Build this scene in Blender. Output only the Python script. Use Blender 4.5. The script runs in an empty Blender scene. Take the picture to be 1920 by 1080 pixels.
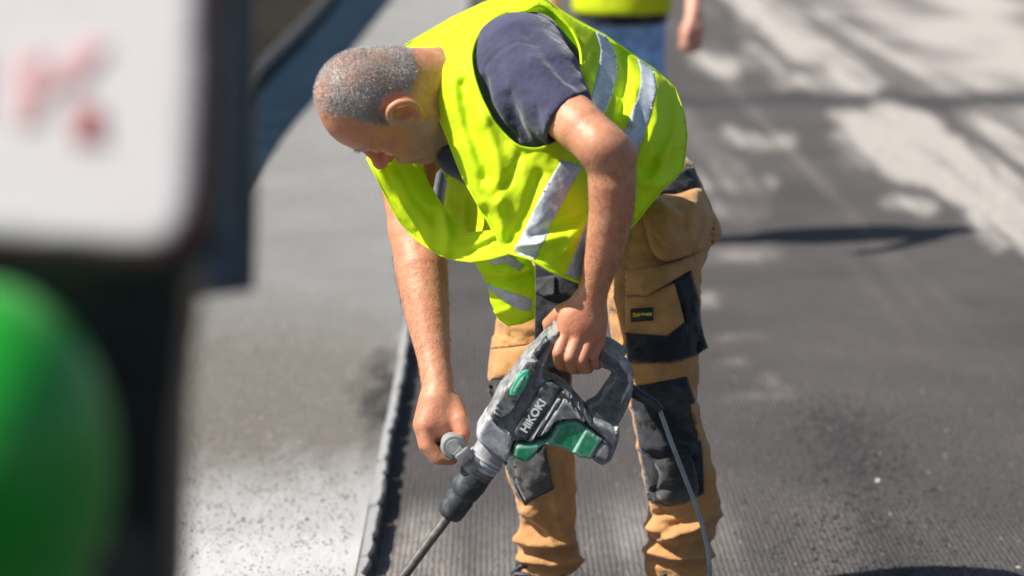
import bpy, bmesh, math, random
import numpy as np
from mathutils import Vector, Matrix
from mathutils.geometry import delaunay_2d_cdt
from mathutils.bvhtree import BVHTree

random.seed(7)
RNG = np.random.default_rng(7)
SC = bpy.context.scene
COL = SC.collection

# ------------------------------------------------------------------ camera, sky, sun, exposure
CAM = np.array((0.0, -5.0, 1.6))
TH = math.radians(10.7)
FPX = 1920 * 85 / 36.0
cd = bpy.data.cameras.new('camera')
cd.lens = 85
cd.sensor_width = 36
cd.clip_start = 0.05
cd.clip_end = 500
cd.dof.use_dof = True
cd.dof.focus_distance = 4.38
cd.dof.aperture_fstop = 2.5
cam = bpy.data.objects.new('camera', cd)
cam.location = CAM
cam.rotation_euler = (math.pi / 2 - TH, 0, 0)
COL.objects.link(cam)
SC.camera = cam

SUN_EL = math.radians(50)
SUN_AZ = math.radians(14)
SUN_DIR = np.array((-math.cos(SUN_EL) * math.cos(SUN_AZ),
                    -math.cos(SUN_EL) * math.sin(SUN_AZ), math.sin(SUN_EL)))
w = bpy.data.worlds.new('World')
SC.world = w
w.use_nodes = True
nt = w.node_tree
sky = nt.nodes.new('ShaderNodeTexSky')
sky.sky_type = 'NISHITA'
sky.sun_disc = False
sky.sun_elevation = SUN_EL
sky.sun_rotation = math.atan2(SUN_DIR[0], SUN_DIR[1])
nt.links.new(sky.outputs[0], nt.nodes['Background'].inputs['Color'])
nt.nodes['Background'].inputs['Strength'].default_value = 0.066
sl = bpy.data.lights.new('sun', 'SUN')
sl.energy = 5.0
sl.angle = math.radians(0.5)
sl.color = (1.0, 0.95, 0.87)
so = bpy.data.objects.new('sun', sl)
so.rotation_euler = Vector(SUN_DIR).to_track_quat('Z', 'Y').to_euler()
so.location = (-4, -2, 8)
COL.objects.link(so)
SC.view_settings.view_transform = 'Standard'
SC.view_settings.look = 'None'
SC.view_settings.exposure = 0.68
SC.view_settings.gamma = 1.0
SC.render.engine = 'CYCLES'
SC.cycles.use_denoising = True
SC.cycles.max_bounces = 8

# ------------------------------------------------------------------ helpers
HEAD_SCALE = 0.95
YOFF = 0.0      # the worker's distance is set with these two: offset, and how far the hips sit behind the shoulders
WARP = 0.0
RIGHT = np.array((1.0, 0, 0))
FWD = np.array((0, math.cos(TH), -math.sin(TH)))
UP = np.array((0, math.sin(TH), math.cos(TH)))


def ray(px, py):
    px = np.asarray(px, float)[..., None]
    py = np.asarray(py, float)[..., None]
    return FWD + (px - 960) / FPX * RIGHT + (540 - py) / FPX * UP


def P(px, py, Y):
    """point of the place seen at pixel (1920 scale) at distance plane Y"""
    d = ray(px, py)
    q = np.clip((np.asarray(px, float) - 1050) / 240, 0, 1)
    t = (np.asarray(Y, float) + YOFF + WARP * q * q * (3 - 2 * q) - CAM[1]) / d[..., 1]
    return CAM + d * t[..., None]


def G(px, py, z=0.0):
    d = ray(px, py)
    t = (z - CAM[2]) / d[..., 2]
    return CAM + d * t[..., None]


def PX(v):
    v = np.asarray(v, float) - CAM
    dep = v @ FWD
    return 960 + FPX * (v @ RIGHT) / dep, 540 - FPX * (v @ UP) / dep, dep


def mpp(px, py, Y):
    return float((P(px, py, Y) - CAM) @ FWD) / FPX


def vnoise(p, seed=0):
    p = np.asarray(p, float)
    i = np.floor(p).astype(np.int64)
    f = p - i
    f = f * f * (3 - 2 * f)
    r = np.zeros(len(p))
    for dx in (0, 1):
        for dy in (0, 1):
            for dz in (0, 1):
                h = (i[:, 0] + dx) * 374761393 + (i[:, 1] + dy) * 668265263 + (i[:, 2] + dz) * 2147483647 + seed * 974634777
                h = (h ^ (h >> 13)) * 1274126177
                h = (h ^ (h >> 16)) & 0xffff
                wgt = (f[:, 0] if dx else 1 - f[:, 0]) * (f[:, 1] if dy else 1 - f[:, 1]) * (f[:, 2] if dz else 1 - f[:, 2])
                r += wgt * (h / 65535.0)
    return r


def fbm(p, seed=0, octv=3):
    s = 0
    a = 0.5
    for o in range(octv):
        s = s + a * vnoise(np.asarray(p) * 2 ** o, seed + o)
        a *= 0.5
    return s


def link(o, parent=None):
    COL.objects.link(o)
    if parent is not None:
        o.parent = parent
        if parent.type == 'EMPTY':
            o.matrix_parent_inverse = Matrix.Translation(-Vector(parent.location))
    return o


def mesh_obj(name, verts, faces, mat, parent=None, smooth=True, cols=None):
    me = bpy.data.meshes.new(name)
    me.from_pydata([tuple(map(float, v)) for v in verts], [], [tuple(int(i) for i in f) for f in faces])
    me.update()
    if mat is not None:
        me.materials.append(mat)
    if smooth:
        me.shade_smooth()
    if cols:
        for k, arr in cols.items():
            arr = np.asarray(arr, float)
            at = me.color_attributes.new(k, 'FLOAT_COLOR', 'POINT')
            full = np.ones((len(verts), 4))
            if arr.ndim == 1:
                full[:, 0] = full[:, 1] = full[:, 2] = arr
            else:
                full[:, :3] = arr
            at.data.foreach_set('color', full.ravel())
    o = bpy.data.objects.new(name, me)
    return link(o, parent)


def recalc(o):
    bm = bmesh.new()
    bm.from_mesh(o.data)
    bmesh.ops.recalc_face_normals(bm, faces=bm.faces)
    bm.to_mesh(o.data)
    bm.free()


def empty(name, loc, label=None, cat=None, group=None):
    o = bpy.data.objects.new(name, None)
    o.location = loc
    link(o)
    bpy.context.view_layer.update()
    if label:
        o['label'] = label
        o['category'] = cat
    if group:
        o['group'] = group
    return o


# ---- signed distance fields and surface nets
class Field:
    def __init__(s, lo, hi, h):
        s.lo = np.array(lo, float)
        s.h = h
        n = np.ceil((np.array(hi) - s.lo) / h).astype(int) + 1
        s.n = n
        s.d = np.full(n, 0.06, np.float32)
        s.ax = [(s.lo[i] + h * np.arange(n[i])).astype(np.float32) for i in range(3)]

    def sl(s, lo, hi):
        a = np.clip(np.floor((np.asarray(lo) - s.lo) / s.h).astype(int), 0, s.n)
        b = np.clip(np.ceil((np.asarray(hi) - s.lo) / s.h).astype(int) + 1, 0, s.n)
        if np.any(b <= a):
            return None
        return tuple(slice(a[i], b[i]) for i in range(3))

    def pts(s, sl):
        return (s.ax[0][sl[0]][:, None, None], s.ax[1][sl[1]][None, :, None], s.ax[2][sl[2]][None, None, :])

    def blend(s, sl, q, k, sub=False):
        a = s.d[sl]
        if sub:
            b = -q
            hh = np.maximum(k - np.abs(a - b), 0) / k
            s.d[sl] = np.maximum(a, b) + hh * hh * k / 4
        else:
            hh = np.maximum(k - np.abs(a - q), 0) / k
            s.d[sl] = np.minimum(a, q) - hh * hh * k / 4

    def cone(s, A, B, ra, rb, k=0.01, sub=False):
        A = np.asarray(A, float)
        B = np.asarray(B, float)
        m = max(ra, rb) + k + 0.03
        sl = s.sl(np.minimum(A, B) - m, np.maximum(A, B) + m)
        if sl is None:
            return
        x, y, z = s.pts(sl)
        ab = B - A
        L = float(ab @ ab) + 1e-12
        t = np.clip(((x - A[0]) * ab[0] + (y - A[1]) * ab[1] + (z - A[2]) * ab[2]) / L, 0, 1)
        q = np.sqrt((x - A[0] - t * ab[0]) ** 2 + (y - A[1] - t * ab[1]) ** 2 + (z - A[2] - t * ab[2]) ** 2) - (ra + (rb - ra) * t)
        s.blend(sl, q.astype(np.float32), k, sub)

    def ell(s, c, rad, R=None, k=0.01, sub=False):
        c = np.asarray(c, float)
        rad = np.asarray(rad, float)
        m = rad.max() + k + 0.03
        sl = s.sl(c - m, c + m)
        if sl is None:
            return
        x, y, z = s.pts(sl)
        x = x - c[0]
        y = y - c[1]
        z = z - c[2]
        if R is None:
            R = np.eye(3)
        else:
            rad = rad * HEAD_SCALE
        l = [R[0, i] * x + R[1, i] * y + R[2, i] * z for i in range(3)]   # columns of R = local axes
        k0 = np.sqrt(sum((l[i] / rad[i]) ** 2 for i in range(3)))
        k1 = np.sqrt(sum((l[i] / rad[i] ** 2) ** 2 for i in range(3))) + 1e-9
        s.blend(sl, (k0 * (k0 - 1) / k1).astype(np.float32), k, sub)

    def cut(s, c, nrm, k=0.004):
        """remove what lies on the nrm side of the plane"""
        nrm = np.asarray(nrm, float) / np.linalg.norm(nrm)
        sl = tuple(slice(0, n) for n in s.n)
        x, y, z = s.pts(sl)
        q = (x - c[0]) * nrm[0] + (y - c[1]) * nrm[1] + (z - c[2]) * nrm[2]
        s.d = np.maximum(s.d, q).astype(np.float32)

    def chain(s, pts, k=0.01, sub=False):
        C = np.array([P(*a[:3]) for a in pts])
        R_ = [a[3] * mpp(*a[:3]) for a in pts]
        m = max(R_) + k + 0.03
        sl = s.sl(C.min(0) - m, C.max(0) + m)
        if sl is None:
            return
        x, y, z = s.pts(sl)
        tot = None
        for A, B, ra, rb in zip(C[:-1], C[1:], R_[:-1], R_[1:]):
            ab = B - A
            L = float(ab @ ab) + 1e-12
            t = np.clip(((x - A[0]) * ab[0] + (y - A[1]) * ab[1] + (z - A[2]) * ab[2]) / L, 0, 1)
            t = t.astype(np.float32)
            q = np.sqrt((x - A[0] - t * ab[0]) ** 2 + (y - A[1] - t * ab[1]) ** 2 + (z - A[2] - t * ab[2]) ** 2) - (ra + (rb - ra) * t)
            tot = q if tot is None else np.minimum(tot, q)
        s.blend(sl, tot.astype(np.float32), k, sub)

    def mesh(s, smooth=2):
        d = s.d
        ins = d < 0
        n = s.n
        c = np.zeros(n - 1, np.uint8)
        for dx in (0, 1):
            for dy in (0, 1):
                for dz in (0, 1):
                    c += ins[dx:n[0] - 1 + dx, dy:n[1] - 1 + dy, dz:n[2] - 1 + dz]
        act = np.argwhere((c > 0) & (c < 8))
        idx = np.full(n - 1, -1, np.int64)
        idx[act[:, 0], act[:, 1], act[:, 2]] = np.arange(len(act))
        acc = np.zeros((len(act), 3))
        cnt = np.zeros(len(act))
        corners = [(i, j, k) for i in (0, 1) for j in (0, 1) for k in (0, 1)]
        for a in corners:
            for b in corners:
                if sum(abs(a[i] - b[i]) for i in range(3)) == 1 and a < b:
                    da = d[act[:, 0] + a[0], act[:, 1] + a[1], act[:, 2] + a[2]]
                    db = d[act[:, 0] + b[0], act[:, 1] + b[1], act[:, 2] + b[2]]
                    x = (da < 0) != (db < 0)
                    t = np.where(x, da / np.where(x, da - db, 1), 0)
                    p = np.array(a) + (np.array(b) - np.array(a)) * t[:, None]
                    acc += np.where(x[:, None], p, 0)
                    cnt += x
        V = s.lo + (act + acc / np.maximum(cnt, 1)[:, None]) * s.h
        Fs = []
        for axis in range(3):
            sa = [slice(None)] * 3
            sb = [slice(None)] * 3
            sa[axis] = slice(0, n[axis] - 1)
            sb[axis] = slice(1, n[axis])
            A = ins[tuple(sa)]
            B = ins[tuple(sb)]
            e = np.argwhere(A != B)
            u, v = [(1, 2), (2, 0), (0, 1)][axis]
            ok = (e[:, u] > 0) & (e[:, v] > 0) & (e[:, u] < n[u] - 1) & (e[:, v] < n[v] - 1)
            e = e[ok]
            flip = A[e[:, 0], e[:, 1], e[:, 2]]
            du = np.zeros(3, int)
            dv = np.zeros(3, int)
            du[u] = 1
            dv[v] = 1
            q = [idx[tuple((e - o).T)] for o in (du + dv, dv, np.zeros(3, int), du)]
            q = np.stack(q, 1)
            q[~flip] = q[~flip][:, ::-1]
            Fs.append(q)
        Fq = np.concatenate(Fs)
        Fq = Fq[(Fq >= 0).all(1)]
        a, b_, c_ = V[Fq[:, 0]], V[Fq[:, 1]], V[Fq[:, 2]]
        if (np.cross(a, b_) * c_).sum() + (np.cross(a, c_) * V[Fq[:, 3]]).sum() < 0:
            Fq = Fq[:, ::-1]
        return smooth_mesh(V, Fq, smooth), Fq


def smooth_mesh(V, Fq, it, lam=0.5):
    for _ in range(it):
        acc = np.zeros_like(V)
        cnt = np.zeros(len(V))
        k = Fq.shape[1]
        for i in range(k):
            np.add.at(acc, Fq[:, i], V[Fq[:, (i + 1) % k]])
            np.add.at(acc, Fq[:, i], V[Fq[:, (i - 1) % k]])
            np.add.at(cnt, Fq[:, i], 2)
        V = V + lam * (acc / np.maximum(cnt, 1)[:, None] - V) * (cnt > 0)[:, None]
    return V


def vnormals(V, Fq):
    a = V[Fq[:, 2]] - V[Fq[:, 0]]
    b = V[Fq[:, -1]] - V[Fq[:, 1]]
    fn = np.cross(a, b)
    N = np.zeros_like(V)
    for i in range(Fq.shape[1]):
        np.add.at(N, Fq[:, i], fn)
    return N / (np.linalg.norm(N, axis=1)[:, None] + 1e-12)


# ---- 2-D outline tools
def catmull(pts, n=6, closed=True):
    pts = [np.array(p, float) for p in pts]
    out = []
    m = len(pts)
    rng = range(m) if closed else range(m - 1)
    for i in rng:
        if closed:
            p0, p1, p2, p3 = pts[i - 1], pts[i], pts[(i + 1) % m], pts[(i + 2) % m]
        else:
            p0, p1, p2, p3 = pts[max(i - 1, 0)], pts[i], pts[i + 1], pts[min(i + 2, m - 1)]
        for j in range(n):
            t = j / n
            out.append(0.5 * (2 * p1 + (p2 - p0) * t + (2 * p0 - 5 * p1 + 4 * p2 - p3) * t * t + (3 * p1 - p0 - 3 * p2 + p3) * t ** 3))
    if not closed:
        out.append(pts[-1])
    return np.array(out)


def resample(poly, step, closed=True):
    poly = np.asarray(poly, float)
    nxt = np.roll(poly, -1, 0) if closed else poly[1:]
    out = []
    for a, b in zip(poly, nxt):
        L = np.linalg.norm(b - a)
        k = max(1, int(round(L / step)))
        for j in range(k):
            out.append(a + (b - a) * j / k)
    if not closed:
        out.append(poly[-1])
    return np.array(out)


def inside(pts, poly):
    x, y = pts[:, 0], pts[:, 1]
    r = np.zeros(len(pts), bool)
    q = np.roll(poly, -1, 0)
    for a, b in zip(poly, q):
        c = ((a[1] > y) != (b[1] > y)) & (x < (b[0] - a[0]) * (y - a[1]) / (b[1] - a[1] + 1e-12) + a[0])
        r ^= c
    return r


def segdist(pts, poly, closed=True):
    poly = np.asarray(poly, float)
    q = np.roll(poly, -1, 0) if closed else poly[1:]
    best = np.full(len(pts), 1e9)
    for a, b in zip(poly, q):
        ab = b - a
        t = np.clip(((pts - a) @ ab) / (ab @ ab + 1e-12), 0, 1)
        best = np.minimum(best, np.linalg.norm(pts - a - t[:, None] * ab, axis=1))
    return best


def triangulate(poly, spacing, holes=()):
    """dense triangulation of an outline: (points, triangles, number of outline points)"""
    loops = [resample(poly, spacing)] + [resample(h, spacing) for h in holes]
    lo = loops[0].min(0)
    hi = loops[0].max(0)
    gx, gy = np.meshgrid(np.arange(lo[0], hi[0], spacing), np.arange(lo[1], hi[1], spacing * 0.866))
    gx = gx + (np.arange(gx.shape[0]) % 2)[:, None] * spacing / 2
    g = np.stack([gx.ravel(), gy.ravel()], 1)
    ok = inside(g, loops[0])
    for h in loops[1:]:
        ok &= ~inside(g, h)
    g = g[ok]
    for l in loops:
        g = g[segdist(g, l) > spacing * 0.55]
    pts = list(loops)
    edges = []
    k = 0
    for l in loops:
        edges += [(k + i, k + (i + 1) % len(l)) for i in range(len(l))]
        k += len(l)
    allp = np.concatenate(pts + [g]) if len(g) else np.concatenate(pts)
    r = delaunay_2d_cdt([Vector(p) for p in allp], edges, [], 0, 1e-5)
    V = np.array([tuple(v) for v in r[0]])
    T = np.array([f for f in r[2] if len(f) == 3])
    c = V[T].mean(1)
    ok = inside(c, loops[0])
    for h in loops[1:]:
        ok &= ~inside(c, h)
    T = T[ok]
    # same winding
    a = V[T[:, 1]] - V[T[:, 0]]
    b = V[T[:, 2]] - V[T[:, 0]]
    flip = (a[:, 0] * b[:, 1] - a[:, 1] * b[:, 0]) > 0
    T[flip] = T[flip][:, ::-1]
    used = np.unique(T)
    remap = np.full(len(V), -1)
    remap[used] = np.arange(len(used))
    return V[used], remap[T], loops


def rbf(ctrl):
    c = np.array(ctrl, float)
    xy = c[:, :2] / 300.0
    n = len(c)

    def phi(r2):
        return 0.5 * r2 * np.log(r2 + 1e-12)
    A = np.zeros((n + 3, n + 3))
    d2 = ((xy[:, None] - xy[None]) ** 2).sum(-1)
    A[:n, :n] = phi(d2) + np.eye(n) * 2e-3
    A[:n, n] = A[n, :n] = 1
    A[:n, n + 1:] = xy
    A[n + 1:, :n] = xy.T
    b = np.zeros(n + 3)
    b[:n] = c[:, 2]
    wgt = np.linalg.solve(A, b)

    def f(p):
        q = np.asarray(p) / 300.0
        d = ((q[:, None] - xy[None]) ** 2).sum(-1)
        return phi(d) @ wgt[:n] + wgt[n] + q @ wgt[n + 1:]
    return f


def fold_sum(p, folds):
    """folds: (polyline px, height m towards the viewer, width px)"""
    s = np.zeros(len(p))
    for line, amp, wd in folds:
        d = segdist(p, np.array(line, float), closed=False)
        s += amp * np.exp(-(d / wd) ** 2)
    return s


def solidify(o, t, offset=-1.0):
    m = o.modifiers.new('thickness', 'SOLIDIFY')
    m.thickness = t
    m.offset = offset
    return o


def sheet(name, poly, depth, spacing, mat, parent, holes=(), folds=(), thick=0.0016, noise=0.0, nscale=40, seed=1, lift=0.0, crease=0.0):
    V, T, loops = triangulate(poly, spacing, holes)
    Y = depth(V) - fold_sum(V, folds) - lift
    if noise:
        Y = Y - noise * (fbm(np.c_[V / nscale, np.zeros(len(V))], seed) - 0.45)
    if crease:
        u = np.c_[(V[:, 0] + V[:, 1] * .35) / 26, (V[:, 1] - V[:, 0] * .35) / 60, np.zeros(len(V))]
        Y = Y - crease * (.5 - np.abs(fbm(u, seed + 40) - .45) * 4.0) * np.clip((fbm(np.c_[V / 70, np.ones(len(V))], seed + 50) - .3) / .3, 0, 1)
    o = mesh_obj(name, P(V[:, 0], V[:, 1], Y), T, mat, parent)
    solidify(o, thick)
    return o


def bvh_of(*objs):
    vs, fs = [], []
    for o in objs:
        k = len(vs)
        vs += [v.co.copy() for v in o.data.vertices]
        fs += [tuple(i + k for i in p.vertices) for p in o.data.polygons]
    return BVHTree.FromPolygons(vs, fs)


def patch(name, poly, bvh, mat, parent, lift=0.003, spacing=5, thick=None, bulge=0.0, bw=25, folds=(), holes=(), noise=0.0, nscale=22, seed=3, side=None):
    """cloth piece lying on a surface: outline laid on the mesh, raised by lift, domed by bulge"""
    V, T, loops = triangulate(poly, spacing, holes)
    C = Vector(CAM)
    dep = np.full(len(V), np.nan)
    D = ray(V[:, 0], V[:, 1])
    for i, d in enumerate(D):
        dv = Vector(d).normalized()
        hit = bvh.ray_cast(C, dv)
        if hit[0] is not None:
            dep[i] = (hit[0] - C).dot(dv)
    ok = ~np.isnan(dep)
    if (~ok).any():
        bad = np.where(~ok)[0]
        good = np.where(ok)[0]
        for i in bad:
            dd = ((V[good] - V[i]) ** 2).sum(1)
            j = np.argsort(dd)[:6]
            wg = 1 / (dd[j] + 1)
            dep[i] = (dep[good[j]] * wg).sum() / wg.sum() + 0.00035 * math.sqrt(dd[j[0]])
    e = np.minimum(segdist(V, loops[0]) / bw, 1)
    dep = dep - lift - bulge * np.sqrt(np.maximum(1 - (1 - e) ** 2, 0)) - fold_sum(V, folds)
    if noise:
        dep = dep - noise * (fbm(np.c_[V / nscale, np.zeros(len(V))], seed) - 0.45)
    Dn = D / np.linalg.norm(D, axis=1)[:, None]
    o = mesh_obj(name, CAM + Dn * dep[:, None], T, mat, parent)
    solidify(o, thick if thick else lift + 0.002)
    return o


def puff(name, poly, Y0, tf, tb, rw, mat, parent, spacing=4, e0=0.35, holes=(), off=0.0, relief=None):
    """rounded moulded piece: outline in the plane Y0, tf thick to the front and tb to the back, edges rounded over rw px"""
    V, T, loops = triangulate(poly, spacing, holes)
    allb = [segdist(V, l) for l in loops]
    dist = np.min(allb, 0)
    e = np.minimum(dist / rw, 1)
    prof = e0 + (1 - e0) * np.sqrt(np.maximum(1 - (1 - e) ** 2, 0))
    B = P(V[:, 0], V[:, 1], np.full(len(V), Y0 + off))
    F = B.copy()
    F[:, 1] -= tf * prof
    if relief is not None:
        F[:, 1] -= relief(V)
    K = B.copy()
    K[:, 1] += tb * prof
    n = len(V)
    faces = [tuple(t) for t in T] + [tuple(t[::-1] + n) for t in T]
    # side walls on boundary edges
    cnt = {}
    for t in T:
        for i in range(3):
            a, b = int(t[i]), int(t[(i + 1) % 3])
            cnt[(a, b)] = 1
    for (a, b) in list(cnt):
        if (b, a) not in cnt:
            faces.append((b, a, a + n, b + n))
    o = mesh_obj(name, np.concatenate([F, K]), faces, mat, parent)
    o.data.set_sharp_from_angle(angle=math.radians(38))
    return o


def tube(name, pts, r, mat, parent, seg=10, cap=True):
    pts = np.asarray(pts, float)
    n = len(pts)
    r = np.full(n, r) if np.isscalar(r) else np.asarray(r)
    V = []
    prev = None
    for i in range(n):
        t = pts[min(i + 1, n - 1)] - pts[max(i - 1, 0)]
        t /= np.linalg.norm(t) + 1e-12
        if prev is None:
            a = np.cross(t, (0.3, 0.2, 0.93))
        else:
            a = prev - t * (prev @ t)
        a /= np.linalg.norm(a)
        prev = a
        b = np.cross(t, a)
        for j in range(seg):
            g = 2 * math.pi * j / seg
            V.append(pts[i] + r[i] * (math.cos(g) * a + math.sin(g) * b))
    Fc = [(i * seg + j, i * seg + (j + 1) % seg, (i + 1) * seg + (j + 1) % seg, (i + 1) * seg + j) for i in range(n - 1) for j in range(seg)]
    if cap:
        Fc.append(tuple(range(seg))[::-1])
        Fc.append(tuple((n - 1) * seg + j for j in range(seg)))
    o = mesh_obj(name, V, Fc, mat, parent)
    o.data.set_sharp_from_angle(angle=math.radians(42))
    return o


def box_verts(c, sx, sy, sz):
    c = np.array(c)
    return [c + np.array((x * sx, y * sy, z * sz)) / 2 for x in (-1, 1) for y in (-1, 1) for z in (-1, 1)]


BOXF = [(0, 1, 3, 2), (4, 6, 7, 5), (0, 4, 5, 1), (2, 3, 7, 6), (0, 2, 6, 4), (1, 5, 7, 3)]


def box(name, c, size, mat, parent, bevel=0.0, rot=None):
    V = np.array(box_verts((0, 0, 0), *size))
    if rot is not None:
        V = V @ np.array(Matrix.Rotation(rot[0], 3, rot[1])).T
    o = mesh_obj(name, V + np.array(c), BOXF, mat, parent, smooth=False)
    if bevel:
        b = o.modifiers.new('bevel', 'BEVEL')
        b.width = bevel
        b.segments = 4
        o.data.shade_smooth()
    return o


# ---- materials
MATS = {}


def nodes(name):
    m = bpy.data.materials.new(name)
    m.use_nodes = True
    t = m.node_tree
    b = t.nodes['Principled BSDF']
    return m, t, b


def N(t, kind, **kw):
    n = t.nodes.new('ShaderNode' + kind)
    for k, v in kw.items():
        if k in n.inputs:
            n.inputs[k].default_value = v
        else:
            setattr(n, k, v)
    return n


def mixc(t, fac, a, b, mode='MIX'):
    n = t.nodes.new('ShaderNodeMix')
    n.data_type = 'RGBA'
    n.blend_type = mode
    for sock, val in ((n.inputs[0], fac), (n.inputs[6], a), (n.inputs[7], b)):
        if isinstance(val, bpy.types.NodeSocket):
            t.links.new(val, sock)
        elif isinstance(val, (tuple, list)):
            sock.default_value = (*val[:3], 1)
        else:
            sock.default_value = val
    return n.outputs[2]


def noise_fac(t, scale, detail=4, rough=0.55, lo=0.35, hi=0.65, coords=None, stretch=None):
    tc = t.nodes.new('ShaderNodeTexCoord')
    src = tc.outputs['Object'] if coords is None else coords
    if stretch is not None:
        mp = N(t, 'Mapping')
        mp.inputs['Scale'].default_value = stretch
        t.links.new(src, mp.inputs[0])
        src = mp.outputs[0]
    n = N(t, 'TexNoise', Scale=scale, Detail=detail, Roughness=rough)
    t.links.new(src, n.inputs['Vector'])
    r = N(t, 'MapRange')
    r.inputs[1].default_value = lo
    r.inputs[2].default_value = hi
    t.links.new(n.outputs[0], r.inputs[0])
    return r.outputs[0]


def bump(t, b, height, strength=0.3, dist=0.002):
    n = N(t, 'Bump', Strength=strength, Distance=dist)
    t.links.new(height, n.inputs['Height'])
    t.links.new(n.outputs[0], b.inputs['Normal'])
    return n


def simple(name, col, rough=0.6, metal=0.0, var=0.12, vscale=40, bumps=0.15, bscale=300, bdist=0.001, dust=None, dustscale=18, dlo=0.5, dhi=0.7, dustmax=0.7, edge=None):
    if name in MATS:
        return MATS[name]
    m, t, b = nodes(name)
    b.inputs['Roughness'].default_value = rough
    b.inputs['Metallic'].default_value = metal
    f = noise_fac(t, vscale)
    c = mixc(t, f, tuple(x * (1 - var) for x in col), tuple(min(1, x * (1 + var)) for x in col))
    if dust is not None:
        d = noise_fac(t, dustscale, 6, 0.7, dlo, dhi)
        mm = N(t, 'Math', operation='MULTIPLY')
        mm.inputs[1].default_value = dustmax
        t.links.new(d, mm.inputs[0])
        c = mixc(t, mm.outputs[0], c, dust)
        rr = N(t, 'MapRange')
        rr.inputs[3].default_value = rough
        rr.inputs[4].default_value = 0.95
        t.links.new(mm.outputs[0], rr.inputs[0])
        t.links.new(rr.outputs[0], b.inputs['Roughness'])
        if metal:
            mr = N(t, 'MapRange')
            mr.inputs[3].default_value = metal
            mr.inputs[4].default_value = 0.0
            t.links.new(mm.outputs[0], mr.inputs[0])
            t.links.new(mr.outputs[0], b.inputs['Metallic'])
    if edge is not None:      # worn edges
        ge = N(t, 'NewGeometry')
        er = N(t, 'MapRange')
        er.inputs[1].default_value = .512
        er.inputs[2].default_value = .575
        t.links.new(ge.outputs['Pointiness'], er.inputs[0])
        em = N(t, 'Math', operation='MULTIPLY')
        t.links.new(er.outputs[0], em.inputs[0])
        t.links.new(noise_fac(t, 60, 4, .6, .3, .6), em.inputs[1])
        c = mixc(t, em.outputs[0], c, edge)
    t.links.new(c, b.inputs['Base Color'])
    if bumps:
        bump(t, b, noise_fac(t, bscale, 3, 0.6, 0.2, 0.8), bumps, bdist)
    MATS[name] = m
    return m


def cloth(name, col, var=0.15, weave=900, dust=None, sheen=0.2, rough=0.9, trans=0.0, tcol=None, wrinkle=0.5, wscale=14, dlo=0.5, dhi=0.75, dustmax=0.5, dscale=9):
    m, t, b = nodes(name)
    b.inputs['Roughness'].default_value = rough
    b.inputs['Sheen Weight'].default_value = sheen
    b.inputs['Specular IOR Level'].default_value = 0.25
    f = noise_fac(t, 25, 5)
    c = mixc(t, f, tuple(x * (1 - var) for x in col), tuple(min(1, x * (1 + var)) for x in col))
    if dust is not None:
        d = noise_fac(t, dscale, 6, 0.7, dlo, dhi)
        mm = N(t, 'Math', operation='MULTIPLY')
        mm.inputs[1].default_value = dustmax
        t.links.new(d, mm.inputs[0])
        c = mixc(t, mm.outputs[0], c, dust)
    t.links.new(c, b.inputs['Base Color'])
    w1 = noise_fac(t, wscale, 4, 0.5, 0.2, 0.8)
    w2 = noise_fac(t, weave, 2, 0.5, 0.2, 0.8)
    b1 = N(t, 'Bump', Strength=wrinkle, Distance=0.012)
    t.links.new(w1, b1.inputs['Height'])
    b2 = N(t, 'Bump', Strength=0.25, Distance=0.0012)
    t.links.new(w2, b2.inputs['Height'])
    t.links.new(b1.outputs[0], b2.inputs['Normal'])
    t.links.new(b2.outputs[0], b.inputs['Normal'])
    if trans:
        tr = N(t, 'BsdfTranslucent')
        tr.inputs[0].default_value = (*(tcol or col), 1)
        mx = N(t, 'MixShader')
        mx.inputs[0].default_value = trans
        t.links.new(b.outputs[0], mx.inputs[1])
        t.links.new(tr.outputs[0], mx.inputs[2])
        t.links.new(mx.outputs[0], t.nodes['Material Output'].inputs[0])
    return m

# ------------------------------------------------------------------ the setting: road, pavement, verge
KH = 0.05                                   # the milled road lies this much below the pavement
E0 = G(692, 1080, KH)
E1 = G(768, 640, KH)


def edge_x(Y):
    return E0[0] + (np.asarray(Y) - E0[1]) * (E1[0] - E0[0]) / (E1[1] - E0[1])


EDGE_ANG = math.atan2(E1[0] - E0[0], E1[1] - E0[1])


def soft(p, shape, s):
    """soft mask of a stain: polygon (3+ points) or a capsule (2 points, half-width)"""
    if shape[0] == 'poly':
        q = np.array(shape[1], float)
        d = segdist(p, q)
        d = np.where(inside(p, q), d, -d)
    else:
        q = np.array([shape[1], shape[2]], float)
        d = shape[3] - segdist(p, q, closed=False)
    return np.clip(d / s + 0.5, 0, 1)


ROWS = np.concatenate([[0.15, 1.0, 2.0, 3.0, 3.8], 4.4 * 1.0065 ** np.arange(0, 560)]) + CAM[1]


def ground_grid(svals):
    Yg, Sg = np.meshgrid(ROWS, svals, indexing='ij')
    X = edge_x(Yg) + Sg
    n, m = Yg.shape
    V = np.stack([X.ravel(), Yg.ravel(), np.zeros(n * m)], 1)
    idx = np.arange(n * m).reshape(n, m)
    Fq = np.stack([idx[:-1, :-1].ravel(), idx[:-1, 1:].ravel(), idx[1:, 1:].ravel(), idx[1:, :-1].ravel()], 1)
    return V, Fq


def ground_px(V):
    x, y, d = PX(V)
    bad = d < 0.5
    x = np.where(bad, -9999, x)
    y = np.where(bad, 9999, y)
    return np.stack([x, y], 1)


sv = np.concatenate([[-0.02], np.arange(0, 3.2, 0.035), 3.2 * 1.06 ** np.arange(0, 54)])
RV, RF = ground_grid(sv)
p = ground_px(RV)
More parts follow.
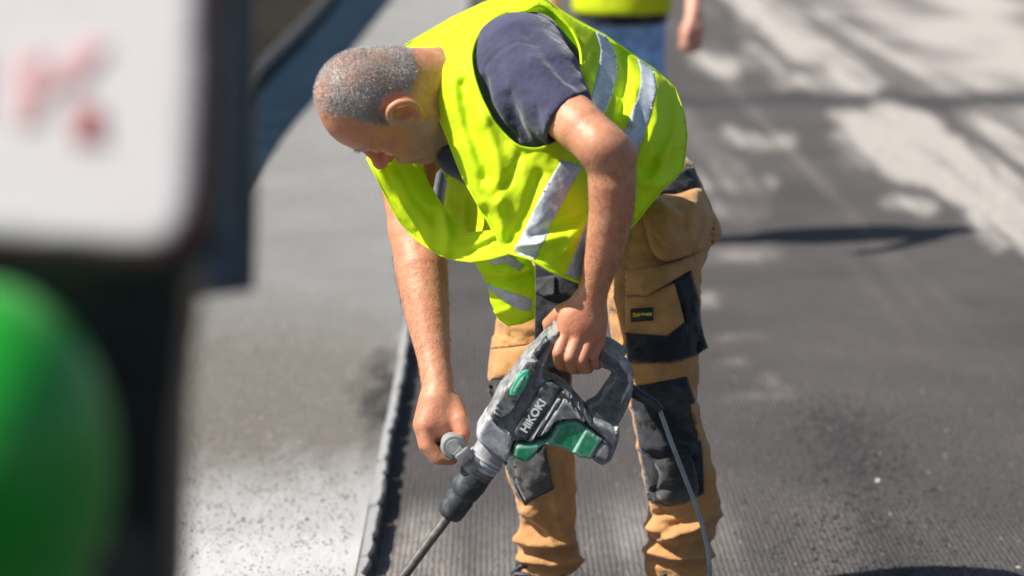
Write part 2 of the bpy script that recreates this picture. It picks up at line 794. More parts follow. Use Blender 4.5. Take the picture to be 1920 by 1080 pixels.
# ragged sampling of the stain outlines
wob = np.stack([fbm(np.c_[p / 45.0, np.zeros(len(p))], 11) - .45, fbm(np.c_[p / 45.0, np.ones(len(p))], 12) - .45], 1)
pw = p + wob * np.array([46, 20])
PALE = [
    (('poly', [(1335, -20), (1990, -20), (1990, 172), (1790, 176), (1690, 160), (1640, 168), (1560, 150), (1540, 120), (1470, 120), (1420, 60)]), 26, .78),
    (('poly', [(1560, 212), (1640, 190), (1740, 205), (1800, 270), (1870, 330), (1990, 430), (1990, 520), (1900, 450), (1830, 400), (1740, 350), (1660, 330), (1600, 265)]), 22, .95),
    (('poly', [(1790, 205), (1990, 200), (1990, 400), (1890, 350), (1830, 270)]), 22, .8),
    (('cap', (1405, 100), (1470, 160), 15), 18, .8),
    (('cap', (1300, 115), (1380, 130), 17), 20, .7),
    (('cap', (1500, 145), (1630, 165), 17), 18, .8),
    (('cap', (1290, 225), (1370, 330), 20), 30, .65),
    (('cap', (1365, 252), (1405, 262), 14), 16, .75),
    (('cap', (1420, 275), (1470, 265), 12), 18, .4),
    (('cap', (1565, 265), (1620, 305), 14), 16, .75),
    (('cap', (1660, 372), (1735, 392), 14), 16, .75),
    (('cap', (1815, 405), (1872, 462), 12), 14, .85),
    (('cap', (1300, 345), (1440, 350), 16), 24, .6),
    (('cap', (1310, 395), (1420, 400), 16), 24, .5),
    (('cap', (1330, 480), (1450, 475), 12), 20, .45),
    (('cap', (1310, 560), (1350, 560), 12), 16, .35),
    (('cap', (1350, 630), (1425, 630), 6), 14, .42),
    (('cap', (1340, 676), (1400, 680), 6), 14, .3),
    (('cap', (1425, 712), (1460, 728), 6), 14, .42),
    (('cap', (1350, 742), (1468, 742), 4), 11, .4),
    (('cap', (840, 1070), (1200, 1010), 50), 130, .42),
    (('cap', (740, 1075), (800, 990), 26), 80, .5),
    (('cap', (1380, 1000), (1500, 1040), 60), 160, .2),
]
pale = np.zeros(len(p))
for sh, s_, a_ in PALE:
    pale = np.maximum(pale, a_ * soft(pw, sh, s_))
lat = RV[:, 0] - edge_x(RV[:, 1])
streak = .78 * fbm(np.c_[lat * 9.0, RV[:, 1] * 0.16, np.zeros(len(RV))], 21, 4) + .22 * fbm(np.c_[lat * 3.0, RV[:, 1] * 1.1, np.zeros(len(RV))], 25, 4)
far = np.clip((RV[:, 1] - 2) / 3, 0, 1)
pale = np.clip(1.15 * pale * (0.22 + .95 * np.clip((streak - .36) / .14, 0, 1)) + far * 0.2 * np.clip((streak - .52) / .15, 0, 1), 0, 1)
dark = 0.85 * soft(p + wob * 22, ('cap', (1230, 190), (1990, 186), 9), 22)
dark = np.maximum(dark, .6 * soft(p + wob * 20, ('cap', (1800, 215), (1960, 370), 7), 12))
dark = np.maximum(dark, .5 * soft(pw, ('cap', (1560, 780), (1690, 1090), 22), 80))
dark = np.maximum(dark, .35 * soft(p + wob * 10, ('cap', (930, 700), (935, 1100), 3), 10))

m, t, b = nodes('milled_asphalt')
b.inputs['Roughness'].default_value = 0.9
b.inputs['Specular IOR Level'].default_value = 0.3
tc = N(t, 'TexCoord')
at = N(t, 'VertexColor', layer_name='pale')
ad = N(t, 'VertexColor', layer_name='dark')
c = mixc(t, noise_fac(t, 1.3, 4, .6, .3, .7), (.084, .076, .073), (.132, .119, .114))
c = mixc(t, noise_fac(t, 55, 4, .75, .3, .75), mixc(t, 1.0, c, (.6, .6, .62), 'MULTIPLY'), mixc(t, 1.0, c, (1.3, 1.3, 1.28), 'MULTIPLY'))
pal = N(t, 'Math', operation='MULTIPLY')
t.links.new(at.outputs[0], pal.inputs[0])
t.links.new(noise_fac(t, 22, 5, .7, .15, .6), pal.inputs[1])
c = mixc(t, pal.outputs[0], c, (.62, .565, .52))
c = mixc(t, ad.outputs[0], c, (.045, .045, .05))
# grooves of the milling drum run along the road, chopped across it
mp = N(t, 'Mapping')
mp.inputs['Rotation'].default_value = (0, 0, EDGE_ANG)
t.links.new(tc.outputs['Object'], mp.inputs[0])
wv = N(t, 'TexWave', Scale=24.0, Distortion=3.2, Detail=2.0)
wv.inputs['Detail Scale'].default_value = 1.5
wv.bands_direction = 'X'
t.links.new(mp.outputs[0], wv.inputs['Vector'])
wv2 = N(t, 'TexWave', Scale=21.0, Distortion=3.0, Detail=2.0)
wv2.bands_direction = 'Y'
t.links.new(mp.outputs[0], wv2.inputs['Vector'])
wsum = N(t, 'Math', operation='MULTIPLY_ADD')
wsum.inputs[1].default_value = 0.6
t.links.new(wv2.outputs[1], wsum.inputs[0])
t.links.new(wv.outputs[1], wsum.inputs[2])
cg = mixc(t, wsum.outputs[0], mixc(t, 1.0, c, (.60, .60, .61), 'MULTIPLY'), mixc(t, 1.0, c, (1.16, 1.16, 1.15), 'MULTIPLY'))
c = mixc(t, noise_fac(t, 7, 5, .7, .36, .66), c, cg)
t.links.new(c, b.inputs['Base Color'])
b1 = N(t, 'Bump', Strength=0.8, Distance=0.006)
t.links.new(wsum.outputs[0], b1.inputs['Height'])
b2 = N(t, 'Bump', Strength=0.9, Distance=0.006)
t.links.new(noise_fac(t, 90, 5, .75, .2, .8), b2.inputs['Height'])
t.links.new(b1.outputs[0], b2.inputs['Normal'])
t.links.new(b2.outputs[0], b.inputs['Normal'])
M_ROAD = m
RV[:, 2] = 0.004 * (fbm(np.c_[RV[:, :2] * 3.0, np.zeros(len(RV))], 5) - .45)
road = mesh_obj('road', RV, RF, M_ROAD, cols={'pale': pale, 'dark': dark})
road['kind'] = 'structure'

# pavement on the left, one step higher
sv = np.concatenate([-1.6 * 1.12 ** np.arange(0, 32)[::-1], np.arange(-1.56, -0.04, 0.03), [-0.030]])
LV, LF = ground_grid(sv)
LV[:, 2] = KH
p = ground_px(LV)
wob = np.stack([fbm(np.c_[p / 30.0, np.zeros(len(p))], 31) - .45, fbm(np.c_[p / 30.0, np.ones(len(p))], 32) - .45], 1)
pw = p + wob * 40
dust = 1.25 * soft(p + wob * 80, ('cap', (250, 1075), (680, 1040), 85), 260)
dust = np.maximum(dust, 1.0 * soft(p + wob * 30, ('cap', (690, 1080), (735, 930), 30), 50))
dust = np.clip(dust, 0, 1)
dust = np.maximum(dust, .45 * soft(p + wob * 30, ('cap', (735, 900), (770, 640), 14), 24))
brown = 1.0 * soft(p + wob * 100, ('poly', [(150, 700), (400, 590), (560, 610), (700, 640), (770, 640), (740, 880), (560, 880), (300, 900), (150, 900)]), 130)
tar = 1.0 * soft(p + wob * 95, ('cap', (724, 695), (704, 785), 24), 46)
tar = np.maximum(tar, 0.5 * soft(pw, ('cap', (668, 725), (700, 735), 10), 40))
m, t, b = nodes('old_pavement')
b.inputs['Roughness'].default_value = 0.92
b.inputs['Specular IOR Level'].default_value = 0.25
c = mixc(t, noise_fac(t, 1.7, 5, .6, .3, .7), (.315, .308, .296), (.385, .378, .364))
c = mixc(t, N(t, 'VertexColor', layer_name='brown').outputs[0], c, (.27, .245, .215))
c = mixc(t, noise_fac(t, 110, 5, .8, .33, .68), mixc(t, 1.0, c, (.58, .57, .56), 'MULTIPLY'), mixc(t, 1.0, c, (1.28, 1.28, 1.28), 'MULTIPLY'))
c = mixc(t, N(t, 'VertexColor', layer_name='dust').outputs[0], c, (.84, .83, .83))
pit = noise_fac(t, 34, 6, .8, .63, .70)
pm = N(t, 'Math', operation='MULTIPLY')
pm.inputs[1].default_value = .45
t.links.new(pit, pm.inputs[0])
c = mixc(t, pm.outputs[0], c, (.14, .125, .11))
tm = N(t, 'Math', operation='MULTIPLY')
t.links.new(N(t, 'VertexColor', layer_name='tar').outputs[0], tm.inputs[0])
t.links.new(noise_fac(t, 75, 4, .7, .15, .42), tm.inputs[1])
c = mixc(t, tm.outputs[0], c, (.055, .050, .046))
t.links.new(c, b.inputs['Base Color'])
b1 = N(t, 'Bump', Strength=1.0, Distance=0.009)
t.links.new(noise_fac(t, 85, 6, .8, .25, .75), b1.inputs['Height'])
t.links.new(b1.outputs[0], b.inputs['Normal'])
M_PAVE = m
LV[:, 2] += 0.006 * (fbm(np.c_[LV[:, :2] * 2.5, np.zeros(len(LV))], 6) - .45)
pavement = mesh_obj('pavement', LV, LF, M_PAVE, cols={'dust': dust, 'brown': brown, 'tar': tar})
pavement['kind'] = 'structure'

# edging stones along the step, each a piece of the pavement
M_EDGE = simple('edging_stone', (.37, .355, .335), .9, var=.3, vscale=30, bumps=.8, bscale=90, bdist=.006, dust=(.50, .48, .46), dustscale=14, dlo=.35, dhi=.65)

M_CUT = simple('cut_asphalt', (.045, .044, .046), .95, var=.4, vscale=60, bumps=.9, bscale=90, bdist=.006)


def edging_mesh(seed, L=0.395, W=0.036):
    nx, ny = 5, 26
    V = []
    for j in range(ny):
        y = L * (j / (ny - 1) - .5)
        for i, (x, z) in enumerate([(-W, 0), (-W, 1), (-.006, 1), (.0, .86), (.002, 0)]):
            h = 0.0
            xx = x
            if i in (2, 3):
                nz = vnoise(np.array([[y * 22, seed * 7.3, i * .3]]), seed)[0]
                nz2 = vnoise(np.array([[y * 60, seed * 3.3, 0]]), seed + 5)[0]
                xx = x - 0.011 * max(0, nz - .42) * 2 + 0.006 * (nz2 - .5)
                h = -0.006 * max(0, nz - .5) - 0.002 * nz2
            if i == 1:
                h = -0.003
            if i == 2:
                h += .002
            V.append((xx, y, (KH + .000 + h) if z == 1 else (KH * z + h if z else -0.01)))
    Fc = [(j * nx + i, (j + 1) * nx + i, (j + 1) * nx + i + 1, j * nx + i + 1) for j in range(ny - 1) for i in range(nx - 1)]
    Fc += [tuple(range(nx)), tuple((ny - 1) * nx + i for i in range(nx))[::-1]]
    me = bpy.data.meshes.new('edging_stone')
    me.from_pydata(V, [], Fc)
    me.update()
    me.materials.append(M_PAVE)
    me.materials.append(M_CUT)
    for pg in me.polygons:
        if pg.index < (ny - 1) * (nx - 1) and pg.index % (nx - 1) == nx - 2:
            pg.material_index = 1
    for nm_, val in (('dust', .45), ('brown', .1), ('tar', 0.0)):
        ca = me.color_attributes.new(nm_, 'FLOAT_COLOR', 'POINT')
        ca.data.foreach_set('color', [val, val, val, 1.0] * len(V))
    return me


EM = [edging_mesh(s) for s in range(5)]
y = -0.95
k = 0
while y < 16:
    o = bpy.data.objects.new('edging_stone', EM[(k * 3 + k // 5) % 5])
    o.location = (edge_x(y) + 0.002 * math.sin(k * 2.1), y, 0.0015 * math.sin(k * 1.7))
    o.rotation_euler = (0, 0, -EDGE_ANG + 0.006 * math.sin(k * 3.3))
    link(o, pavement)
    y += 0.405
    k += 1
far_edge = mesh_obj('edging_strip', [(edge_x(16) - .052, 16, KH - .003), (edge_x(16), 16, KH - .003), (edge_x(16), 16, -.01), (edge_x(150) - .052, 150, KH - .003), (edge_x(150), 150, KH - .003), (edge_x(150), 150, -.01)],
                    [(0, 1, 4, 3), (1, 2, 5, 4)], M_EDGE, pavement, smooth=False)
far_edge['kind'] = 'stuff'

# shade lane and verge curving in from the upper left, shade painted into their colours
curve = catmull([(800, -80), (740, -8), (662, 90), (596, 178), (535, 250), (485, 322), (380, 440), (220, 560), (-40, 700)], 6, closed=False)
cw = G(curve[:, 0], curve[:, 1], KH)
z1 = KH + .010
shade_lane_pts = [(q[0], q[1]) for q in cw] + [(-14, cw[-1][1]), (-60, 20), (-60, 150), (cw[0][0] + 8, 150)]


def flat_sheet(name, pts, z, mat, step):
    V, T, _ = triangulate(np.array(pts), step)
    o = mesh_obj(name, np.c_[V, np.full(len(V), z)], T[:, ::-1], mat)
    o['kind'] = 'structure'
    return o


shade_lane = flat_sheet('shade_lane', shade_lane_pts, z1, simple('painted_shade', (.008, .018, .031), .75, var=.25, vscale=3, bumps=.4, bscale=60, bdist=.004), 6)  # navy sheet stands for a vehicle's shadow on the ground
curve2 = catmull([(690, -130), (618, 0), (560, 70), (480, 150), (380, 250), (200, 390), (-40, 560)], 6, closed=False)
cw2 = G(curve2[:, 0], curve2[:, 1], KH)
verge_pts = [(q[0], q[1]) for q in cw2] + [(-16, cw2[-1][1]), (-60, 26), (-60, 145), (cw2[0][0] + 2, 145)]
verge = flat_sheet('verge', verge_pts, z1 + .02, simple('shaded_verge', (.022, .019, .014), .95, var=.6, vscale=2.2, bumps=.6, bscale=20, bdist=.03), 6)
kw = np.array([(q[0], q[1], z1 + .03) for q in cw2])
tube('verge_kerb', kw, 0.06, simple('dark_kerb', (.03, .032, .036), .9), verge, seg=8)

for o_ in (shade_lane, verge):
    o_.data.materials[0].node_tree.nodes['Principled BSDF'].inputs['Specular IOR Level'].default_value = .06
# loose crumbs of asphalt and chippings
def crumbs(name, spots, mat, zf):
    V, Fc = [], []
    octa = np.array([(1, 0, 0), (-1, 0, 0), (0, 1, 0), (0, -1, 0), (0, 0, 1), (0, 0, -1)], float)
    of = [(0, 2, 4), (2, 1, 4), (1, 3, 4), (3, 0, 4), (2, 0, 5), (1, 2, 5), (3, 1, 5), (0, 3, 5)]
    for (x, y, s) in spots:
        k = len(V)
        A = np.array(Matrix.Rotation(random.random() * 6.3, 3, 'Z') @ Matrix.Rotation(random.random() * 3, 3, 'X'))
        q = octa * np.array([s * random.uniform(.6, 1.3), s * random.uniform(.6, 1.1), s * random.uniform(.4, .8)]) * RNG.uniform(.75, 1.25, (6, 1))
        V += list(q @ A.T + np.array((x, y, zf + s * .35)))
        Fc += [tuple(i + k for i in f) for f in of]
    o = mesh_obj(name, V, Fc, mat, smooth=False)
    o['kind'] = 'stuff'
    return o


sp = []
for _ in range(2600):                     # dark band of crumbs right of the worker
    tt = random.random() ** .8
    c0 = G(1545 + 130 * tt, 740 + 360 * tt)
    sp.append((c0[0] + random.gauss(0, .09 + .05 * tt), c0[1] + random.gauss(0, .08), random.choice((.0018, .0025, .0035, .005)) * random.uniform(.7, 1.2)))
for _ in range(3200):
    px_, py_ = random.uniform(1380, 1960), random.uniform(760, 1110)
    c0 = G(px_, py_)
    sp.append((c0[0], c0[1], random.choice((.0015, .002, .003)) * random.uniform(.7, 1.3)))
dk = crumbs('asphalt_crumbs', sp, simple('crumb_dark', (.045, .043, .045), .9, var=.5, vscale=80, bumps=0), 0.0)
dk['label'] = 'loose dark asphalt crumbs scattered over the milled road'
sp = []
for _ in range(900):
    px_, py_ = random.uniform(700, 1960), random.uniform(640, 1110)
    c0 = G(px_, py_)
    sp.append((c0[0], c0[1], random.choice((.0015, .002, .0025)) * random.uniform(.7, 1.3)))
sp += [(*G(1646, 906)[:2], .010), (*G(1670, 966)[:2], .0065), (*G(1650, 852)[:2], .006), (*G(1388, 1018)[:2], .005), (*G(1910, 1066)[:2], .007), (*G(1655, 1040)[:2], .004)]
lt = crumbs('stone_chippings', sp, simple('chip_pale', (.42, .38, .34), .85, var=.4, vscale=60, bumps=0), 0.0)
lt['label'] = 'pale stone chippings lying loose on the milled road'
sp = []
for _ in range(7000):
    px_, py_ = random.uniform(300, 760), random.uniform(600, 1130)
    c0 = G(px_, py_, KH)
    if c0[0] < edge_x(c0[1]) - .05:
        sp.append((c0[0], c0[1], random.choice((.0015, .002, .003, .004)) * random.uniform(.6, 1.2)))
gr = crumbs('pavement_grit', sp, simple('grit', (.30, .27, .24), .95, var=.6, vscale=70, bumps=0), KH)
gr['label'] = 'sandy grit lying on the pale pavement beside the step'

# ------------------------------------------------------------------ machine in the left foreground, far out of focus
mc = empty('road_machine', (-0.42, -3.4, 0), 'out of focus green and black machine with white red lettered plate, left foreground edge', 'machine')
M_BLK = simple('machine_black', (.012, .014, .018), .45, var=.2)
M_GRN = simple('machine_green', (.008, .27, .020), .4, var=.05, bumps=0)
M_WHT = simple('plate_white', (.62, .58, .59), .5, var=.03, bumps=0)
M_RED = simple('plate_red', (.36, .09, .09), .5, var=.1, bumps=0)
M_PNK = simple('plate_faded_red', (.62, .36, .36), .5, var=.1, bumps=0)
M_NVY = simple('machine_navy', (.012, .026, .048), .5, var=.2, bumps=0)
puff('housing', [(-420, 380), (350, 380), (345, 600), (318, 820), (300, 1500), (-420, 1500)], -3.60, .004, .16, 30, M_BLK, mc, 22)
puff('frame', [(-420, -420), (416, -420), (412, 440), (352, 520), (-420, 500)], -3.62, .006, .08, 24, M_BLK, mc, 22)
puff('arm', [(398, -400), (474, -400), (478, 380), (474, 542), (360, 556), (352, 430), (396, 400)], -3.05, .03, .05, 14, M_NVY, mc, 14)
pl = puff('plate', catmull([(-420, -420), (100, -420), (380, -420), (392, -200), (388, 200), (380, 380), (345, 450), (270, 466), (0, 456), (-420, 446)], 4), -3.645, .004, .003, 12, M_RED, mc, 16)
puff('plate_face', catmull([(-420, -420), (100, -420), (360, -420), (372, -200), (368, 200), (360, 365), (330, 432), (260, 450), (0, 440), (-420, 430)], 4), -3.651, .004, .003, 12, M_WHT, pl, 16)
for q, mm_ in (([(135, 195), (190, 200), (195, 265), (140, 265)], M_RED), ([(150, 75), (200, 85), (150, 150), (120, 170), (110, 130)], M_PNK), ([(20, 110), (75, 100), (70, 235), (25, 235)], M_PNK), ([(70, 150), (120, 125), (125, 150), (75, 185)], M_PNK), ([(-90, 100), (-45, 100), (-45, 235), (-90, 235)], M_PNK)):
    puff('letter', q, -3.6565, .0012, .002, 8, mm_, pl, 12)

for o in mc.children_recursive:          # the plate leans back and turns towards the left
    if o.name.startswith(('frame', 'plate', 'letter')):
        for v in o.data.vertices:
            v.co.y += -.22 * (v.co.x + .22) + .16 * (v.co.z - 1.47)


def ellipsoid(name, c, rad, mat, parent, nu=40, nv=24):
    V, Fc = [], []
    for j in range(nv + 1):
        a = math.pi * j / nv
        for i in range(nu):
            g = 2 * math.pi * i / nu
            V.append((c[0] + rad[0] * math.sin(a) * math.cos(g), c[1] + rad[1] * math.sin(a) * math.sin(g), c[2] + rad[2] * math.cos(a)))
    for j in range(nv):
        for i in range(nu):
            Fc.append((j * nu + i, (j + 1) * nu + i, (j + 1) * nu + (i + 1) % nu, j * nu + (i + 1) % nu))
    return mesh_obj(name, V, Fc, mat, parent)


gc = P(-30, 870, -3.76)
ellipsoid('cowl', gc, (.069, .078, .097), M_GRN, mc)
ellipsoid('lower_cowl', P(-30, 1250, -3.70), (.066, .052, .130), M_GRN, mc)
box('pedestal', (-.44, -3.31, .52), (.26, .2, 1.04), M_BLK, mc, .02)
box('foot', (-.44, -3.31, .022), (.4, .4, .044), M_BLK, mc, .01)

# ------------------------------------------------------------------ shared people materials
def skin_mat(name, base=(.58, .295, .172), red=(.54, .185, .11)):
    m, t, b = nodes(name)
    b.inputs['Roughness'].default_value = .43
    b.inputs['Subsurface Weight'].default_value = .12
    b.inputs['Subsurface Radius'].default_value = (.010, .004, .002)
    b.inputs['Subsurface Scale'].default_value = .6
    b.inputs['Specular IOR Level'].default_value = .4
    f = noise_fac(t, 45, 6, .7, .35, .65)
    c = mixc(t, f, base, tuple(x * k for x, k in zip(base, (.82, .70, .64))))
    c = mixc(t, N(t, 'VertexColor', layer_name='red').outputs[0], c, red)
    c = mixc(t, N(t, 'VertexColor', layer_name='stub').outputs[0], c, (.33, .295, .27))
    sp_ = noise_fac(t, 260, 3, .7, .58, .72)
    mm = N(t, 'Math', operation='MULTIPLY')
    mm.inputs[1].default_value = .22
    t.links.new(sp_, mm.inputs[0])
    c = mixc(t, mm.outputs[0], c, tuple(x * k for x, k in zip(base, (.7, .6, .5))))
    t.links.new(c, b.inputs['Base Color'])
    b1 = N(t, 'Bump', Strength=.3, Distance=.005)
    t.links.new(noise_fac(t, 42, 5, .65, .2, .8), b1.inputs['Height'])
    b2 = N(t, 'Bump', Strength=.25, Distance=.0014)
    t.links.new(noise_fac(t, 330, 3, .7, .2, .8), b2.inputs['Height'])
    t.links.new(b1.outputs[0], b2.inputs['Normal'])
    t.links.new(b2.outputs[0], b.inputs['Normal'])
    return m


M_SKIN = skin_mat('skin')
M_VEST = cloth('hi_vis_yellow', (.80, .94, .02), var=.04, weave=1400, sheen=.0, rough=.62, trans=.36, tcol=(.66, 1.0, .01), wrinkle=.30, wscale=18)
M_NAVY = cloth('navy_jersey', (.050, .050, .098), var=.12, wrinkle=.35, wscale=30, sheen=.3)
M_BLACKC = cloth('black_workcloth', (.016, .018, .024), var=.3, wrinkle=.6, wscale=20, dust=(.16, .15, .145), dlo=.52, dhi=.8, dustmax=.55)
M_PAD = cloth('knee_pad_cloth', (.030, .031, .034), var=.25, wrinkle=.5, wscale=24, dust=(.19, .185, .18), dlo=.42, dhi=.75, dustmax=.7, weave=1500)
M_TAN = cloth('tan_canvas', (.47, .24, .09), var=.13, wrinkle=.55, wscale=22, dust=(.36, .28, .2), dlo=.55, dhi=.8, dustmax=.45)
M_STITCH = simple('tan_stitch', (.30, .15, .055), .9, var=.2, bumps=0)
M_JEANS = cloth('blue_denim', (.24, .42, .74), var=.25, wrinkle=.6, wscale=9)
M_BOOT = simple('boot_leather', (.018, .021, .030), .55, var=.3, vscale=30, bumps=.3, bscale=200, dust=(.22, .21, .2), dlo=.5, dhi=.75, dustmax=.5)
M_SOLE = simple('boot_sole', (.02, .02, .02), .8)

m, t, b = nodes('reflective_tape')
b.inputs['Metallic'].default_value = .25
b.inputs['Roughness'].default_value = .45
c = mixc(t, noise_fac(t, 60, 5, .7, .35, .7), (.56, .59, .63), (.36, .40, .45))
t.links.new(c, b.inputs['Base Color'])
bump(t, b, noise_fac(t, 70, 5, .7, .2, .8), .35, .003)
M_TAPE = m

# ------------------------------------------------------------------ second person behind
YB = 4.4
p2 = empty('person', P(1165, 458, YB), 'standing person in blue jeans and yellow vest behind the bent worker', 'person')


def WB(px, z, dy=0.0):
    d = ray(px, 60.0)
    q = CAM + d * ((YB - CAM[1]) / d[1])
    return np.array((q[0], YB + dy, z))


hx = WB(1165, 0)[0]
f = Field((hx - .45, YB - .55, -.02), (hx + .5, YB + .3, 1.9), .013)
f.ell((hx, YB, 1.66), (.085, .1, .125))
f.cone((hx, YB, 1.45), (hx, YB, 1.58), .06, .055)
f.cone((hx, YB + .02, 1.0), (hx, YB + .02, 1.35), .13, .15)
wr = P(1300, 22, YB - .34)
for s in (-1, 1):
    sh = np.array((hx + s * .19, YB, 1.40))
    if s > 0:
        el = np.array((wr[0] + .02, YB - .14, wr[2] + .22))
        wri = wr
    else:
        el = np.array((hx - .27, YB + .03, 1.14))
        wri = np.array((hx - .27, YB - .06, .90))
    f.cone((hx, YB, 1.38), sh, .08, .06, .03)
    f.cone(sh, el, .052, .042, .02)
    f.cone(el, wri, .042, .029, .02)
    dn = np.array((-.004, -.012, -.05))
    f.cone(wri + dn * .4, wri + dn * 1.3, .031, .038, .015)
    f.cone(wri + dn * 1.3 + np.array((-.022, -.01, 0)), wri + dn * 1.3 + np.array((.022, -.01, 0)), .024, .024, .015)
    for i, (ox, oy) in enumerate(((-.034, -.012), (-.012, -.016), (.010, -.014), (.030, -.008))):
        a = wri + dn * 1.5 + np.array((ox, oy, 0))
        b_ = a + np.array((-.002, -.012, -.044))
        c_ = b_ + np.array((-.002, .004, -.026))
        f.cone(a, b_, .0135, .012, .006)
        f.cone(b_, c_, .012, .010, .006)
    f.cone(wri + dn * .5 + np.array((-.01 * s, -.03, 0)), wri + dn * 1.9 + np.array((-.022 * s, -.045, 0)), .014, .010, .008)
V, Fq = f.mesh(1)
M_SKIN2 = skin_mat('fair_skin', (.62, .33, .24), (.6, .22, .16))
mesh_obj('body', V, Fq, M_SKIN2, p2, cols={'red': np.zeros(len(V)), 'stub': np.zeros(len(V))})
f = Field((hx - .3, YB - .3, -.02), (hx + .3, YB + .3, 1.1), .013)
f.ell((hx, YB, .92), (.165, .125, .14))
for s in (-1, 1):
    f.cone((hx + s * .085, YB, .88), (hx + s * .10, YB - .01, .5), .088, .068, .04)
    f.cone((hx + s * .10, YB - .01, .5), (hx + s * .105, YB + .02, .07), .068, .055, .03)
V, Fq = f.mesh(1)
V = V + vnormals(V, Fq) * (.010 * (fbm(V * np.array((14, 14, 26)), 3) - .45))[:, None]
mesh_obj('jeans', V, Fq, M_JEANS, p2)
f = Field((hx - .35, YB - .35, .80), (hx + .35, YB + .35, 1.55), .013)
f.cone((hx, YB, .98), (hx, YB + .01, 1.32), .176, .168, .03)
f.cone((hx, YB, .86), (hx, YB, .98), .178, .176, .03)
f.cone((hx - .14, YB, 1.38), (hx + .14, YB, 1.38), .075, .075, .05)
f.cut((0, 0, .868), (0, 0, -1))
V, Fq = f.mesh(1)
mesh_obj('shirt', V, Fq, M_BLACKC, p2)
f = Field((hx - .4, YB - .4, .85), (hx + .4, YB + .4, 1.6), .013)
f.cone((hx, YB, .94), (hx, YB + .01, 1.32), .196, .185, .03)
f.cone((hx - .14, YB, 1.39), (hx + .14, YB, 1.39), .088, .088, .05)
f.cut((0, 0, .912), (0, 0, -1))
V, Fq = f.mesh(1)
vb = mesh_obj('vest', V, Fq, M_VEST, p2)
for s in (-1, 1):
    f = Field((hx + s * .105 - .1, YB - .3, -.01), (hx + s * .105 + .1, YB + .2, .2), .01)
    f.cone((hx + s * .105, YB + .03, .10), (hx + s * .105, YB + .03, .04), .055, .05, .02)
    f.cone((hx + s * .105, YB + .03, .04), (hx + s * .115, YB - .16, .035), .045, .042, .03)
    f.cut((0, 0, .0), (0, 0, -1))
    V, Fq = f.mesh(1)
    mesh_obj('boot', V, Fq, M_BOOT, p2)

# ------------------------------------------------------------------ the worker
YOFF = -0.57
LEGOFF = -0.26
wk = empty('person', (.22, LEGOFF, 0), 'bent over worker in yellow vest and tan trousers gripping the drill with both hands', 'person')
f = Field((-.42, -1.16, .28), (.30, -.43, 1.40), .0027)

# head: local axes x forward (face), y left, z up (crown)
h_up = np.array((-.86, -.45, .20))
h_up /= np.linalg.norm(h_up)
h_fw = np.array((-.30, .10, -.93))
h_fw -= h_up * (h_fw @ h_up)
h_fw /= np.linalg.norm(h_fw)
h_lf = np.cross(h_up, h_fw)
HR = np.stack([h_fw, h_lf, h_up], 1)
EAR = P(757, 214, -.345)
HO = EAR - HR @ np.array((0, .082, 0)) * HEAD_SCALE


def H(x, y, z):
    return HO + HR @ np.array((x, y, z)) * HEAD_SCALE


f.ell(H(.000, 0, .048), (.083, .079, .088), HR, .012)
f.ell(H(.030, 0, .045), (.068, .066, .070), HR, .012)
f.ell(H(.046, 0, -.014), (.052, .060, .080), HR, .02)
for s in (-1, 1):
    f.cone(H(-.002, s * .060, -.030), H(.012, s * .052, -.066), .018, .017, .018)
    f.cone(H(.012, s * .052, -.066), H(.082, s * .014, -.100), .017, .017, .018)
    f.ell(H(.066, s * .045, -.014), (.024, .022, .020), HR, .015)
    f.cone(H(.088, s * .010, .034), H(.074, s * .046, .030), .011, .012, .010)
    f.ell(H(.060, s * .034, -.052), (.030, .022, .030), HR, .02)
f.cone(H(.092, 0, .022), H(.114, 0, -.020), .009, .012, .010)
f.ell(H(.119, 0, -.022), (.014, .0145, .014), HR, .008)
for s in (-1, 1):
    f.ell(H(.104, s * .013, -.029), (.012, .009, .009), HR, .006)
    f.ell(H(.101, s * .033, .010), (.020, .018, .014), HR, .010, sub=True)
    f.ell(H(.080, s * .032, .011), (.013, .015, .012), HR, .004)
f.cone(H(.094, -.020, -.060), H(.094, .020, -.060), .007, .007, .008)
f.cone(H(.103, -.010, -.058), H(.103, .010, -.058), .007, .007, .008)
f.cone(H(.099, -.014, -.072), H(.099, .014, -.072), .008, .008, .008)
f.cone(H(.112, -.024, -.0645), H(.112, .024, -.0645), .0035, .0035, .003, sub=True)
f.ell(H(.086, 0, -.100), (.022, .024, .020), HR, .014)
f.ell(H(.074, 0, -.066), (.030, .034, .030), HR, .02)
# ears: bowl, rim, lobe
for s in (-1, 1):
    f.ell(H(-.006, s * .080, .002), (.022, .010, .030), HR, .010)
    f.ell(H(-.002, s * .093, .002), (.013, .011, .020), HR, .004, sub=True)
    rim = [(.006, .082, -.016), (.016, .084, .006), (.012, .088, .026), (-.006, .092, .034), (-.022, .096, .024), (-.026, .097, .004), (-.018, .093, -.018), (-.006, .087, -.030), (.002, .083, -.030)]
    rim = [tuple(v_) for v_ in catmull(rim, 4, closed=False)]
    for a, b_ in zip(rim[:-1], rim[1:]):
        f.cone(H(a[0], s * a[1], a[2]), H(b_[0], s * b_[1], b_[2]), .0055, .0055, .003)
    f.ell(H(-.001, s * .083, -.030), (.009, .006, .010), HR, .004)
    ah = [(-.010, .088, .018), (-.016, .090, .004), (-.010, .088, -.012)]
    for a, b_ in zip(ah[:-1], ah[1:]):
        f.cone(H(a[0], s * a[1], a[2]), H(b_[0], s * b_[1], b_[2]), .0036, .0036, .003)
    f.ell(H(.010, s * .082, -.004), (.006, .006, .010), HR, .003)

